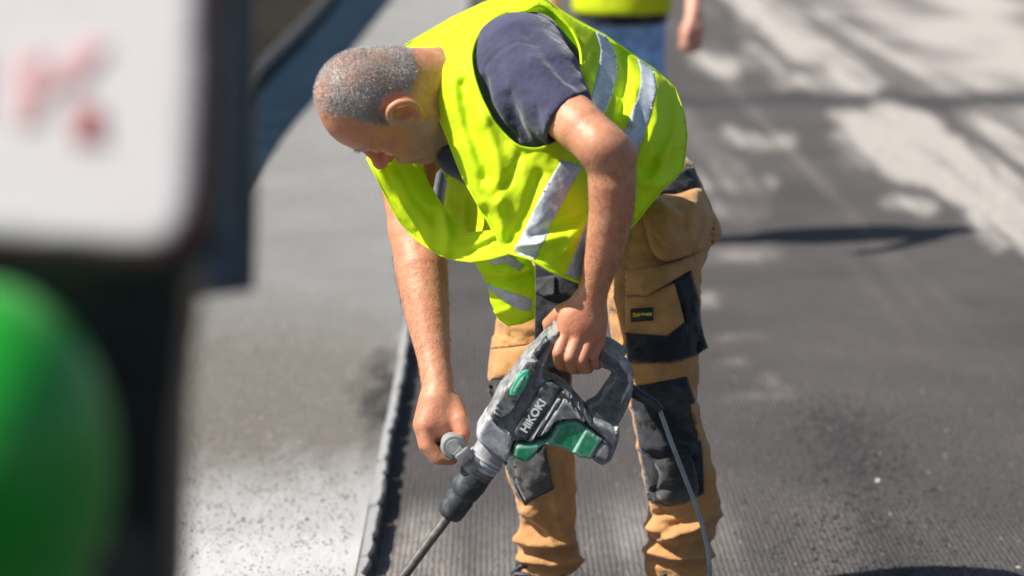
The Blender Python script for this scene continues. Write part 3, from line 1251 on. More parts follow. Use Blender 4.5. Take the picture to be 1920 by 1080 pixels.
# neck and trunk
nb = P(868, 165, -.16)
f.cone(H(-.030, 0, -.010), nb, .064, .070, .03)
f.cone(H(.020, 0, -.060), P(860, 215, -.20), .044, .055, .03)
f.cone(H(-.034, 0, -.022), P(845, 156, -.16), .046, .05, .02)
f.cone(nb, P(940, 200, -.10), .065, .075, .04)
f.cone(P(940, 200, -.10), P(1000, 270, -.06), .075, .06, .05)
f.cone(P(985, 122, -.25), P(830, 235, .0), .05, .05, .03)

# left arm (near) with its hand on the rear handle
f.chain([(985, 122, -.27, 52), (1052, 205, -.36, 50), (1090, 240, -.41, 49), (1142, 288, -.44, 44)], .02)
f.chain([(1142, 288, -.44, 42), (1148, 340, -.435, 46), (1147, 395, -.425, 43), (1133, 470, -.41, 36), (1116, 532, -.395, 29), (1110, 556, -.39, 28)], .015)
f.ell(P(1166, 290, -.425), (.024, .022, .022), k=.02)
f.ell(P(1122, 270, -.452), (.03, .03, .03), k=.03)
MC = [(1062, 621, -.392), (1085, 627, -.398), (1106, 634, -.396), (1123, 643, -.388)]
for (x, y, Y), r in zip(MC, (14, 14, 13.5, 12.5)):
    f.chain([(1104 + (x - 1094) * .30, 566, -.386, 22), (x, y, Y, r)], .010)
f.ell(P(1090, 600, -.388), (.040, .022, .034), k=.02)
fing = [[MC[0], (1047, 662, -.412), (1050, 684, -.390), (1062, 688, -.358)],
        [MC[1], (1068, 671, -.416), (1073, 691, -.394), (1084, 693, -.360)],
        [MC[2], (1090, 675, -.412), (1096, 692, -.390), (1104, 692, -.358)],
        [MC[3], (1112, 668, -.402), (1115, 684, -.384), (1120, 686, -.354)]]
for fg, r in zip(fing, (11.8, 11.8, 11.3, 10.0)):
    f.chain([(*fg[0], r * 1.12), (*fg[1], r * 1.02), (*fg[2], r * .92), (*fg[3], r * .82)], .0025)
f.chain([(1092, 572, -.372, 20), (1052, 588, -.352, 18), (1031, 606, -.338, 14.5), (1034, 632, -.326, 12)], .008)

# right arm (far) with its hand on the side handle
f.chain([(830, 238, .0, 52), (772, 300, -.03, 50), (764, 360, -.06, 47), (778, 430, -.10, 48)], .02)
f.chain([(778, 430, -.10, 47), (790, 505, -.145, 50), (801, 590, -.195, 42), (813, 670, -.245, 31), (821, 728, -.28, 29.5), (822, 745, -.288, 30)], .015)
for (x, y, Y, r) in ((797, 797, -.318, 19), (793, 796, -.292, 18), (793, 797, -.266, 17), (797, 797, -.244, 15)):
    f.chain([(819 + (x - 800) * .3, 752, -.285 + (Y + .28) * .3, 24), (x, y, Y, r)], .016)
f.ell(P(828, 790, -.29), (.038, .042, .044), k=.02)
for i, dY in enumerate((0, .025, .05, .074)):
    r = (13.8, 14, 13.2, 11.5)[i]
    xo = (0, -5, -4, 2)[i]
    f.chain([(797 + xo, 797, -.320 + dY, r * 1.15), (803 + xo, 834, -.330 + dY, r), (824 + xo, 859, -.332 + dY, r * .92), (847 + xo, 861, -.328 + dY, r * .82)], .004)
f.chain([(848, 760, -.292, 22), (862, 788, -.318, 17), (868, 814, -.330, 14.5), (861, 838, -.334, 12)], .009)

V, Fq = f.mesh(1)
L = (V - HO) @ HR / HEAD_SCALE                                   # head-local coordinates
hx_, hy_, hz_ = L[:, 0], L[:, 1], L[:, 2]
onhead = (np.abs(hy_) < .11) & (hz_ > -.13) & (hx_ > -.13) & (hx_ < .14) & (np.linalg.norm(L - np.array((.02, 0, 0)), axis=1) < .16)
ear = np.clip(1 - np.linalg.norm((L - np.array((-.006, .085, 0))) / np.array((.034, .022, .042)), axis=1), 0, 1) * 2.0
nz = fbm(L * 60, 9)
hl = .036 - .20 * np.clip(np.abs(hy_) - .030, 0, 1) + .02 * (nz - .45)     # receding hairline, temples go back
hairline = np.where(np.abs(hy_) > .052, .026, hl)
top = hz_ > .0 + .1 * np.clip(hx_ + .02, -1, 1)
sm = lambda v_, w_: np.clip(v_ / w_ + .5, 0, 1)
scalp = onhead * sm(hairline - hx_ + .010 * (nz - .45), .016) * sm(hz_ - (.006 + .28 * np.clip(hx_ + .010, -.16, .2)) + .012 * (nz - .45), .014) * (ear < .02) * (np.linalg.norm((L * np.array((1, np.sign(.5), 1)) - np.array((-.006, .088, .004))) / np.array((.036, .030, .046)), axis=1) > 1)
thin = np.clip(1 - np.linalg.norm((L - np.array((.025, 0, .125))) / np.array((.085, .058, .07)), axis=1), 0, 1)
side = onhead * (np.abs(hy_) > .045) * sm(hx_ - .004, .01) * sm(.030 - hx_, .018) * sm(.05 - hz_, .02) * sm(hz_ + .07, .02)
beard = onhead * sm(hx_ - .004, .014) * sm(-.040 - hz_ - .35 * np.clip(hx_ - .085, 0, .1), .02) * sm(hz_ + .125, .02)
blot = np.clip((fbm(L * 38, 15) - .30) / .35, 0, 1)
stub = np.clip((scalp * (.85 - .60 * thin) + side * .45 + beard * .50) * (.45 + .75 * blot), 0, 1)
red = .9 * np.clip(fbm(V * 26, 4) - .30, 0, 1) + np.clip(ear, 0, .8)
red += onhead * np.clip(1 - np.linalg.norm((L - np.array((.115, 0, -.02))) / np.array((.05, .05, .05)), axis=1), 0, 1) * .8
red += onhead * np.clip((hx_ - .02) / .06, 0, 1) * .5
for q in [P(*fg[1]) for fg in fing] + [P(*c_) for c_ in MC]:
    red += .55 * np.exp(-(np.linalg.norm(V - q, axis=1) / .014) ** 2)
red += .5 * np.exp(-(np.linalg.norm(V - P(820, 800, -.32), axis=1) / .06) ** 2) + .40 * np.exp(-(np.linalg.norm(V - P(1090, 600, -.40), axis=1) / .05) ** 2)
VN = vnormals(V, Fq)
body = mesh_obj('body', V, Fq, M_SKIN, wk, cols={'red': np.clip(red, 0, 1), 'stub': stub})


def strands(name, pick, n, length, rad, mat, parent, flow, lay=.5, seed=1):
    rg = np.random.default_rng(seed)
    ids = np.where(pick > rg.random(len(pick)))[0]
    ids = rg.choice(ids, n)
    base = V[ids] + rg.normal(0, .0012, (n, 3))
    nn = VN[ids]
    fl = np.asarray(flow, float)
    d = nn * (1 - lay) + fl * lay + rg.normal(0, .25, (n, 3))
    d /= np.linalg.norm(d, axis=1)[:, None]
    ln = length * rg.uniform(.6, 1.2, n)[:, None]
    sd = np.cross(d, rg.normal(0, 1, (n, 3)))
    sd /= np.linalg.norm(sd, axis=1)[:, None]
    A = base + sd * rad
    B = base - sd * rad
    C = base + d * ln
    vv = np.stack([A, B, C], 1).reshape(-1, 3)
    ff = np.arange(3 * n).reshape(-1, 3)
    tone = np.repeat(np.clip(.55 * rg.random(n) + .9 * (fbm(base * 40, 33) - .28), 0, 1), 3)
    return mesh_obj(name, vv, ff, mat, parent, smooth=False, cols={'tone': tone})


def hair_mat(name, a, b_):
    m, t, bs = nodes(name)
    bs.inputs['Roughness'].default_value = .6
    v = N(t, 'VertexColor', layer_name='tone')
    t.links.new(mixc(t, v.outputs[0], a, b_), bs.inputs['Base Color'])
    return m


M_HAIR = hair_mat('grey_hair', (.17, .15, .14), (.72, .69, .66))
strands('hair', scalp * (1 - .9 * thin), 60000, .0040, .00026, M_HAIR, wk, h_fw * .8 - h_up * .2, .45)
strands('beard', np.clip(beard + side * .7, 0, 1), 7000, .0026, .00025, M_HAIR, wk, -h_up, .4, 5)
brow = np.zeros(len(V))
for s in (-1, 1):
    for tt in np.linspace(0, 1, 8):
        q = H(.098 - .016 * tt, s * (.014 + .034 * tt), .038)
        brow = np.maximum(brow, np.exp(-(np.linalg.norm(V - q, axis=1) / .006) ** 2))
strands('eyebrow', np.where(brow > .5, 1, 0), 320, .007, .0003, M_HAIR, wk, h_lf * .3, .5, 8)
vx, vy, _ = PX(V)
arms = ((VN[:, 1] < .4) & (vy > 300) & (vy < 560) & (vx > 1080)) | ((vy > 470) & (vy < 735) & (vx < 870) & (VN[:, 1] < .4))
M_AHAIR = hair_mat('arm_hair', (.05, .028, .018), (.14, .08, .045))
strands('arm_hair', arms.astype(float), 2600, .011, .00022, M_AHAIR, wk, (0, 0, -1), .85, 12)

# ---- T-shirt
WARP = YOFF * -1 + LEGOFF
f = Field((-.20, -1.10, .70), (.36, .03, 1.40), .0036)
f.chain([(1120, 380, .08, 80), (1040, 310, -.04, 112), (950, 225, -.11, 108)], .05)
f.chain([(940, 120, -.11, 88), (1030, 190, -.06, 95)], .05)
f.chain([(905, 255, -.10, 82), (950, 225, -.11, 100)], .04)
f.cone(P(975, 118, -.24), P(850, 225, -.02), .078, .07, .05)
f.chain([(975, 118, -.25, 94), (1010, 150, -.305, 82), (1060, 220, -.375, 62), (1085, 250, -.40, 61)], .02)
f.chain([(1000, 78, -.13, 56), (1035, 115, -.09, 52), (1045, 160, -.14, 52)], .03)
f.chain([(938, 110, -.22, 46), (944, 150, -.272, 60), (962, 200, -.298, 62), (1000, 225, -.31, 56)], .02)
f.chain([(930, 200, -.25, 50), (965, 240, -.28, 52), (1010, 240, -.30, 50)], .03)
f.chain([(838, 262, -.19, 40), (862, 292, -.18, 42), (905, 300, -.16, 60)], .03)
hemA, hemB = P(1082, 172, -.40), P(1032, 276, -.40)
ax = P(1075, 236, -.385) - P(1000, 140, -.30)
f.cut(P(1058, 225, -.385), ax / np.linalg.norm(ax) + np.array((.25, 0, 0)))
f.cone(P(1045, 210, -.36), P(1120, 275, -.43), .046, .048, .004, sub=True)
f.chain([(790, 150, -.30, 50), (850, 165, -.19, 56)], .01, sub=True)
V2, F2 = f.mesh(2)
N2 = vnormals(V2, F2)
q = np.stack(PX(V2)[:2], 1)
front = np.clip(-N2[:, 1] * 1.5 + .2, 0, 1)
fo = [([(1078, 160), (1045, 120), (1012, 80), (990, 62)], -.008, 14), ([(1085, 130), (1062, 85), (1035, 50)], -.004, 9), ([(1084, 110), (1072, 75), (1052, 48)], .003, 8),
      ([(1072, 168), (1030, 134), (1000, 112)], .006, 10), ([(908, 150), (915, 190), (938, 230), (965, 262)], -.008, 8), ([(928, 158), (932, 195), (955, 235)], .004, 10),
      ([(955, 180), (965, 220), (985, 255)], -.005, 9), ([(982, 195), (990, 235), (1003, 262)], .004, 9), ([(1005, 205), (1012, 240), (1020, 268)], -.005, 7), ([(1030, 210), (1036, 240)], .004, 8),
      ([(905, 150), (910, 122), (935, 95), (970, 76), (1002, 78)], -.0022, 3.2), ([(1070, 172), (1053, 208), (1024, 266)], -.0016, 3.2), ([(1040, 130), (1062, 150)], -.004, 7)]
V2 = V2 + N2 * (fold_sum(q, fo) * front + .006 * (fbm(V2 * 26, 8) - .45))[:, None]
V2 = smooth_mesh(V2, F2, 3)
tshirt = mesh_obj('t_shirt', V2, F2, M_NAVY, wk)

# ---- trousers
UPOFF, UPWARP = YOFF, WARP
YOFF, WARP = LEGOFF, 0.0
f = Field((-.10, -.56, .02), (.44, .12, 1.06), .0042)
f.ell(P(1185, 425, .10), (.165, .135, .150), k=.04)
f.chain([(1165, 380, .10, 112), (1215, 340, .12, 78)], .05)
f.chain([(1222, 440, .04, 92), (1226, 560, -.02, 88), (1230, 640, -.045, 80), (1246, 760, -.075, 62), (1264, 850, -.095, 64), (1279, 945, -.06, 60), (1274, 1015, -.045, 59), (1270, 1085, -.04, 61)], .03)
f.chain([(1080, 460, .10, 92), (1010, 600, .00, 78), (994, 690, -.035, 77), (1000, 780, -.06, 68), (1012, 865, -.075, 66), (1027, 950, -.035, 53), (1026, 1000, -.02, 52), (1031, 1085, -.01, 60)], .03)
f.cut((0, 0, float(P(1270, 1074, -.04)[2])), (0, 0, -1))
V3, F3 = f.mesh(2)
N3 = vnormals(V3, F3)
q = np.stack(PX(V3)[:2], 1)
front = np.clip(-N3[:, 1] * 1.6 + .25, 0, 1)
fo = [([(1215, 985), (1260, 1000), (1330, 960)], .016, 9), ([(1212, 1010), (1270, 1032), (1332, 1020)], -.012, 6), ([(1214, 1030), (1270, 1046), (1330, 1040)], .014, 7), ([(1218, 1052), (1275, 1060), (1330, 1064)], -.010, 5),
      ([(1225, 965), (1280, 960), (1322, 940)], -.010, 6), ([(1236, 1015), (1290, 985), (1330, 940)], .010, 7), ([(1240, 1000), (1300, 965)], -.007, 5), ([(1328, 880), (1338, 950), (1334, 1000)], .012, 10),
      ([(972, 1005), (1000, 1018), (1060, 1012)], .018, 9), ([(980, 1030), (1020, 1036), (1080, 1028)], -.014, 6), ([(975, 1046), (1030, 1056), (1092, 1050)], .016, 7), ([(985, 1062), (1040, 1068), (1090, 1066)], -.010, 5),
      ([(985, 955), (1020, 985), (1035, 1010)], .008, 7), ([(990, 985), (1020, 1000)], -.008, 6), ([(1040, 920), (1050, 990)], .006, 10),
      ([(1180, 620), (1160, 560), (1165, 500)], .008, 10), ([(1190, 645), (1165, 665)], -.008, 5), ([(1195, 655), (1150, 650)], .007, 6), ([(1150, 590), (1145, 640)], -.008, 8), ([(1130, 560), (1140, 620)], .008, 8),
      ([(1190, 760), (1240, 775), (1300, 770)], .008, 9), ([(1195, 800), (1250, 815), (1310, 800)], -.008, 9), ([(1200, 835), (1255, 842), (1312, 835)], .009, 9), ([(1205, 740), (1240, 760)], -.007, 6), ([(1225, 860), (1262, 868), (1300, 858)], -.008, 7),
      ([(1240, 730), (1290, 740)], .009, 8), ([(1225, 920), (1260, 914), (1310, 905)], -.007, 5), ([(1255, 790), (1265, 830), (1295, 845)], .007, 7),
      ([(920, 600), (990, 620)], .005, 8), ([(920, 620), (960, 634)], -.005, 5), ([(950, 870), (975, 905), (985, 945)], -.007, 8), ([(1000, 930), (1060, 905)], .004, 6)]
V3 = V3 + N3 * (1.15 * fold_sum(q, fo) * front + .012 * (fbm(V3 * np.array((22, 22, 30)), 18) - .45) + .007 * (.35 - np.abs(fbm(V3 * np.array((30, 30, 52)) + 9, 28) - .45) * 2.2))[:, None]
V3 = smooth_mesh(V3, F3, 1)
trousers = mesh_obj('trousers', V3, F3, M_TAN, wk)
tb = bvh_of(trousers)
# black panels, knee pads, pockets sewn onto the legs
blk1 = patch('thigh_panel', [(1180, 727), (1289, 706), (1303, 750), (1310, 800), (1318, 850), (1320, 926), (1285, 944), (1250, 950), (1216, 938), (1205, 880), (1196, 825), (1184, 762)], tb, M_BLACKC, trousers, .0055, 4, noise=.004, nscale=26)
blk2 = patch('thigh_panel', [(916, 712), (985, 708), (1003, 700), (1003, 480), (1078, 520), (1100, 560), (1075, 600), (1070, 720), (1055, 770), (1021, 832), (1038, 917), (982, 947), (962, 912), (946, 872), (924, 780)], tb, M_BLACKC, trousers, .0055, 4, noise=.003)
tb2 = bvh_of(trousers, blk1, blk2)
patch('knee_pad', catmull([(1228, 866), (1258, 858), (1290, 852), (1304, 880), (1308, 925), (1275, 946), (1245, 944), (1230, 925), (1236, 890)], 4), tb2, M_PAD, trousers, .003, 5, bulge=.004, bw=14)
patch('knee_pad', [(962, 862), (1021, 838), (1036, 914), (985, 942), (967, 905)], tb2, M_PAD, trousers, .003, 5, bulge=.004, bw=14)
patch('pad_tab', [(985, 882), (994, 881), (994, 885), (985, 886)], tb2, simple('tab_yellow', (.7, .5, .02), .7, bumps=0), trousers, .0062, 3)
patch('thigh_flap', [(921, 655), (985, 648), (1002, 642), (1003, 690), (985, 707), (920, 711)], tb, M_TAN, trousers, .008, 5, bulge=.004, bw=10, noise=.004)
patch('pocket_seam', [(920, 651), (990, 643), (990, 646), (920, 654)], tb, M_STITCH, trousers, .004, 3)
patch('knee_band', [(1178, 682), (1284, 676), (1287, 706), (1236, 716), (1190, 724)], tb2, M_TAN, trousers, .005, 4, bulge=.002, bw=8)
pan = patch('side_panel', [(1262, 527), (1296, 507), (1304, 535), (1311, 560), (1313, 598), (1320, 628), (1328, 652), (1303, 668), (1258, 681), (1176, 678), (1172, 622), (1250, 629), (1284, 603)], tb, M_BLACKC, trousers, .010, 4, bulge=.010, bw=14, noise=.008, folds=[([(1180, 655), (1300, 640)], .004, 8), ([(1295, 560), (1305, 650)], -.006, 6)])
patch('cargo_pocket', [(1172, 556), (1206, 554), (1266, 530), (1284, 604), (1251, 630), (1172, 624)], tb, M_TAN, trousers, .013, 4, bulge=.005, bw=16, noise=.004)
patch('pocket_flap', [(1173, 506), (1235, 500), (1298, 480), (1306, 500), (1212, 555), (1172, 552)], tb, M_TAN, trousers, .021, 4, bulge=.005, bw=8, thick=.004)
hol = patch('holster_pocket', catmull([(1206, 395), (1236, 366), (1268, 364), (1314, 352), (1328, 378), (1350, 420), (1352, 446), (1326, 467), (1302, 476), (1259, 490), (1237, 487), (1221, 468), (1210, 430)], 4), tb, M_TAN, trousers, .020, 4, bulge=.045, bw=42, thick=.02, noise=.016, nscale=34,
            folds=[([(1250, 372), (1285, 400), (1283, 425)], -.008, 7), ([(1240, 380), (1275, 405)], .006, 6), ([(1305, 380), (1300, 430)], .006, 8), ([(1228, 440), (1250, 478), (1300, 470)], -.005, 4), ([(1300, 405), (1316, 415)], -.004, 4), ([(1296, 430), (1314, 434)], -.004, 4)])
patch('waistband', [(1235, 362), (1262, 330), (1284, 312), (1300, 312), (1314, 350), (1268, 362)], tb, M_BLACKC, trousers, .012, 5, bulge=.004, bw=10)
patch('belt_patch', [(1003, 522), (1040, 516), (1040, 552), (1022, 556), (1003, 546)], tb2, M_PAD, trousers, .006, 4)
patch('side_stripe', [(1296, 757), (1308, 755), (1320, 812), (1312, 826)], tb2, M_TAN, trousers, .006, 4)
cb = bvh_of(*[o for o in trousers.children if o.name.startswith(('cargo', 'side_panel'))], trousers)
lab = patch('brand_label', [(1182, 579), (1224, 576), (1225, 601), (1183, 604)], cb, simple('label_black', (.012, .013, .016), .7, bumps=0), trousers, .0035, 4)


def text(name, body_, center, ux, uy, size, mat, parent, shear=0.0, ext=.0004, bold=0.0):
    cu = bpy.data.curves.new(name, 'FONT')
    cu.body = body_
    cu.size = size
    cu.extrude = ext
    cu.shear = shear
    cu.offset = bold
    cu.align_x = 'CENTER'
    cu.align_y = 'CENTER'
    cu.materials.append(mat)
    o = bpy.data.objects.new(name, cu)
    ux = Vector(ux).normalized()
    uy = Vector(uy)
    uy = (uy - ux * uy.dot(ux)).normalized()
    uz = ux.cross(uy)
    mw = Matrix((ux, uy, uz)).transposed().to_4x4()
    mw.translation = Vector(center)
    COL.objects.link(o)
    me = bpy.data.meshes.new_from_object(o.evaluated_get(bpy.context.evaluated_depsgraph_get()))
    bpy.data.objects.remove(o)
    me.transform(mw)
    return link(bpy.data.objects.new(name, me), parent)


def on(bv, px, py, lift):
    d = Vector(ray(px, py)).normalized()
    h = bv.ray_cast(Vector(CAM), d)
    return np.array(h[0] - d * lift)


lb = bvh_of(lab)
a_, b_, c_ = on(lb, 1187, 591, .003), on(lb, 1220, 588.5, .003), on(lb, 1204, 583, .003)
text('label_lettering', 'Snickers', (a_ + b_) / 2, b_ - a_, c_ - (a_ + b_) / 2, .0118, simple('label_yellow', (.75, .62, .02), .6, bumps=0), trousers, shear=.25, bold=.0003)

# ---- boots
for (ax_, ay_, aY, tx, ty, tY) in ((1265, 1100, -.04, 1235, 1180, -.25), (1012, 1100, .0, 945, 1150, -.12)):
    a = P(ax_, ay_, aY)
    tt_ = P(tx, ty, tY)
    d = np.array((tt_[0] - a[0], tt_[1] - a[1], 0))
    d /= np.linalg.norm(d)
    heel = np.array((a[0], a[1], .05)) - d * .02
    toe = heel + d * .20
    lo = np.minimum(heel, toe) - .12
    hi = np.maximum(heel, toe) + .14
    lo[2] = -.01
    f = Field(lo, hi, .004)
    f.cone(heel + np.array((0, 0, .05)), heel, .046, .046, .02)
    f.cone(heel + np.array((0, 0, .05)) + d * .03, heel + d * .12 + np.array((0, 0, .005)), .042, .043, .03)
    f.cone(heel + np.array((0, 0, -.01)), toe + np.array((0, 0, -.012)), .040, .046, .02)
    f.cut((0, 0, .022), (0, 0, -1))
    V4, F4 = f.mesh(2)
    bt = mesh_obj('boot', V4, F4, M_BOOT, wk)
    f = Field(lo, hi, .004)
    f.cone(heel + np.array((0, 0, -.02)), toe + np.array((0, 0, -.02)), .048, .054, .02)
    f.cut((0, 0, .026), (0, 0, 1))
    f.cut((0, 0, .001), (0, 0, -1))
    V4, F4 = f.mesh(1)
    mesh_obj('sole', V4, F4, M_SOLE, bt)
    sdv = np.cross(d, (0, 0, 1))
    for i in range(5):
        u = i / 4
        base = heel + d * (.05 + .075 * u) + np.array((0, 0, .092 - .048 * u))
        tube('lace', [base - sdv * .032 + np.array((0, 0, -.010)), base - sdv * .012 + np.array((0, 0, .010)), base + sdv * .012 + d * .006 + np.array((0, 0, .010)), base + sdv * .032 + d * .006 + np.array((0, 0, -.010))], .0055, M_BOOT, bt, 8)

# ---- hi-vis vest
YOFF, WARP = UPOFF, .05
NEAR = [(728, 107), (745, 95), (772, 76), (806, 56), (850, 31), (905, 5), (950, -9), (985, -14), (1018, -6), (1045, 15), (1090, 42), (1118, 57), (1134, 65), (1165, 88), (1195, 108), (1229, 130), (1252, 150), (1266, 165), (1270, 180), (1284, 215), (1288, 250), (1284, 289), (1280, 316), (1262, 337), (1246, 350), (1222, 378), (1204, 401), (1175, 437), (1140, 485), (1105, 526), (1083, 529), (1056, 518), (1030, 507), (997, 487), (956, 475), (941, 462), (932, 444), (919, 421), (893, 377), (868, 333), (853, 295), (838, 255), (819, 210), (806, 172), (798, 143), (791, 118), (784, 109), (755, 107)]
HOLE = catmull([(951, 23), (925, 36), (905, 54), (892, 74), (885, 96), (884, 118), (890, 149), (898, 172), (908, 196), (930, 234), (965, 270), (995, 279), (1020, 276), (1060, 255), (1085, 205), (1090, 150), (1090, 122), (1087, 92), (1076, 64), (1059, 42), (1034, 20), (1008, 10), (988, 20), (970, 23)], 3)
CT = [(728, 107, -.08), (760, 88, -.03), (806, 56, .02), (850, 31, .04), (905, 5, .04), (950, -9, .02), (1000, -12, -.03),
      (784, 109, -.17), (798, 143, -.24), (819, 210, -.29), (838, 255, -.31), (868, 333, -.33), (919, 421, -.365), (941, 462, -.385),
      (820, 100, -.22), (850, 120, -.28), (840, 75, -.16), (880, 60, -.21), (900, 30, -.13), (884, 111, -.30), (890, 150, -.335), (908, 196, -.36), (932, 236, -.375), (965, 270, -.385), (995, 279, -.385),
      (951, 23, -.17), (1000, 12, -.13), (860, 200, -.335), (880, 270, -.36),
      (900, 320, -.375), (950, 360, -.405), (1010, 420, -.42), (1060, 350, -.395), (1083, 529, -.40), (1000, 487, -.425), (1100, 450, -.38), (1040, 480, -.42),
      (1036, 17, -.09), (1076, 64, -.12), (1089, 122, -.19), (1082, 155, -.24), (1060, 240, -.33),
      (1118, 57, -.02), (1195, 108, .05), (1266, 165, .07), (1286, 230, .0), (1284, 289, -.10), (1240, 165, -.06), (1265, 230, -.10), (1195, 135, -.03),
      (1150, 180, -.17), (1200, 200, -.19), (1240, 270, -.21), (1180, 300, -.26), (1246, 350, -.25), (1204, 401, -.28), (1175, 437, -.29), (1120, 300, -.31)]
dn_ = rbf(CT)
VF = [([(1108, 190), (1098, 120)], .012, 8), ([(1092, 150), (1112, 100)], -.008, 6), ([(1160, 215), (1175, 150), (1165, 100)], -.016, 10), ([(1145, 240), (1160, 190)], .010, 8), ([(1185, 230), (1190, 170)], .012, 9), ([(1205, 300), (1235, 220), (1228, 150)], .010, 10),
      ([(1215, 330), (1250, 250), (1255, 190)], -.014, 10), ([(1240, 300), (1272, 240), (1268, 190)], .012, 9), ([(1195, 330), (1262, 300)], -.008, 7), ([(1225, 290), (1280, 270)], .006, 7),
      ([(1200, 340), (1246, 348)], .008, 10), ([(1175, 300), (1160, 380)], .010, 12),
      ([(845, 130), (850, 200), (880, 290), (900, 380)], .010, 14), ([(870, 160), (880, 240), (915, 330)], -.012, 12), ([(800, 100), (830, 88)], .008, 8), ([(820, 120), (850, 105)], -.008, 7), ([(905, 220), (930, 290), (935, 380)], .012, 14),
      ([(950, 462), (985, 400), (1010, 330)], -.012, 12), ([(945, 462), (935, 400), (915, 350)], .010, 9), ([(955, 465), (1010, 455), (1070, 440)], .010, 9), ([(960, 468), (1020, 480)], -.008, 7), ([(1000, 440), (1090, 410)], -.010, 9), ([(1100, 410), (1060, 470)], .008, 9),
      ([(975, 290), (960, 330), (925, 370)], -.006, 8), ([(870, 20), (920, 30)], .004, 10)]
VF = [(l_, a_ * (1.7 if l_[0][0] > 1090 else 1.15), w_) for l_, a_, w_ in VF]
vest = sheet('vest', np.array(NEAR, float), dn_, 5, M_VEST, wk, holes=[HOLE], folds=VF, noise=.012, nscale=42, seed=5, crease=.0035)


def hem(poly, depth, r, folds=(), noise=None, closed=True, name='hem', lift=.001):
    q_ = resample(np.array(poly, float), 6, closed)
    Y = depth(q_) - fold_sum(q_, folds) - lift
    if noise:
        Y = Y - noise[0] * (fbm(np.c_[q_ / noise[1], np.zeros(len(q_))], noise[2]) - 0.45)
    pts = P(q_[:, 0], q_[:, 1], Y)
    if closed:
        pts = np.concatenate([pts, pts[:1]])
    return tube(name, pts, r, M_VEST, vest, 6)


nz_ = (.012, 42, 5)
hem(HOLE, dn_, .0024, VF, nz_, name='armhole_binding')
hem(NEAR[20:], dn_, .0022, VF, nz_, closed=False, name='front_binding')
# far half of the back, closing the silhouette
BACK = [(728, 107), (772, 76), (806, 56), (850, 31), (905, 5), (950, -9), (985, -14), (1018, -6), (1045, 15), (1090, 42), (1134, 65), (1195, 108), (1229, 130), (1266, 165), (1284, 215), (1288, 250), (1284, 289), (1262, 337), (1180, 400), (1050, 400), (930, 420), (860, 380), (820, 300), (800, 220), (770, 160)]
db = rbf([(728, 107, -.075), (806, 56, .025), (850, 31, .045), (905, 5, .045), (950, -9, .025), (1000, -12, -.02), (1045, 15, -.04), (1118, 57, .0), (1195, 108, .055), (1266, 165, .075), (1286, 230, .005), (1284, 289, -.06), (1262, 337, .10), (900, 120, .10), (1000, 150, .13), (1150, 220, .22), (860, 380, .05), (820, 300, .03), (800, 220, .04), (930, 420, .12), (1050, 400, .22), (1180, 400, .27), (770, 160, 0)])
sheet('back_panel', np.array(BACK, float), db, 9, M_VEST, vest, noise=.01)
# right front panel hanging away from the chest
RFL = [(688, 296), (692, 272), (720, 235), (770, 240), (785, 300), (804, 347), (838, 399), (862, 426), (879, 438), (905, 435), (925, 434), (934, 447), (950, 462), (954, 475), (919, 485), (882, 490), (855, 487), (827, 479), (798, 461), (771, 440), (749, 414), (735, 390), (723, 366), (705, 330)]
dr = rbf([(688, 296, -.20), (720, 235, -.12), (770, 240, -.10), (785, 300, -.17), (804, 347, -.19), (838, 399, -.235), (879, 438, -.295), (925, 434, -.345), (954, 475, -.375), (882, 490, -.33), (827, 479, -.27), (771, 440, -.225), (723, 366, -.215), (770, 370, -.235), (820, 440, -.275), (740, 320, -.225)])
RF_ = [([(832, 395), (840, 440), (830, 478)], .014, 10), ([(815, 400), (820, 450)], -.010, 10), ([(925, 440), (880, 460), (840, 470)], .008, 6), ([(930, 450), (880, 475)], -.008, 5), ([(900, 440), (925, 460)], .006, 5), ([(700, 300), (735, 370), (775, 425)], .008, 8), ([(745, 310), (775, 370), (810, 410)], -.006, 9)]
rfl = sheet('front_flap', np.array(RFL, float), dr, 5, M_VEST, vest, folds=RF_, noise=.006, nscale=38, seed=9, crease=.003)
hem(RFL[4:14], dr, .0020, RF_, (.006, 38, 9), closed=False, name='flap_binding')
hem(RFL[13:24] + [RFL[0]], dr, .0020, RF_, (.006, 38, 9), closed=False, name='flap_binding')
# lower tail of the right front
TAIL = [(888, 490), (900, 510), (915, 536), (919, 566), (926, 582), (936, 597), (953, 610), (978, 606), (1001, 596), (1002, 550), (1001, 499), (993, 484), (956, 472), (920, 482)]
dt = rbf([(888, 490, -.31), (915, 536, -.30), (919, 566, -.29), (953, 610, -.275), (1001, 596, -.27), (1001, 499, -.30), (956, 472, -.345), (960, 540, -.33), (955, 585, -.315)])
TF = [([(900, 505), (940, 515), (990, 500)], .010, 6), ([(905, 520), (950, 528), (995, 512)], -.009, 5), ([(915, 540), (960, 545), (998, 535)], .010, 7), ([(925, 590), (960, 580), (998, 588)], .006, 8)]
tail = sheet('front_tail', np.array(TAIL, float), dt, 4, M_VEST, vest, folds=TF, noise=.006, nscale=30, seed=12, crease=.003)
hem(TAIL[4:11], dt, .0020, TF, (.006, 30, 12), closed=False, name='tail_binding')
# inside of the far side seen between the open fronts
sheet('inner_side', np.array([(842, 316), (872, 322), (905, 380), (936, 440), (925, 462), (880, 450), (846, 412), (832, 386)], float), rbf([(842, 316, .01), (872, 322, -.06), (936, 440, -.12), (880, 450, -.05), (832, 386, .02), (880, 380, -.02)]), 5, M_VEST, vest,
      folds=[([(870, 340), (872, 420)], .008, 6)], noise=.01, nscale=30)
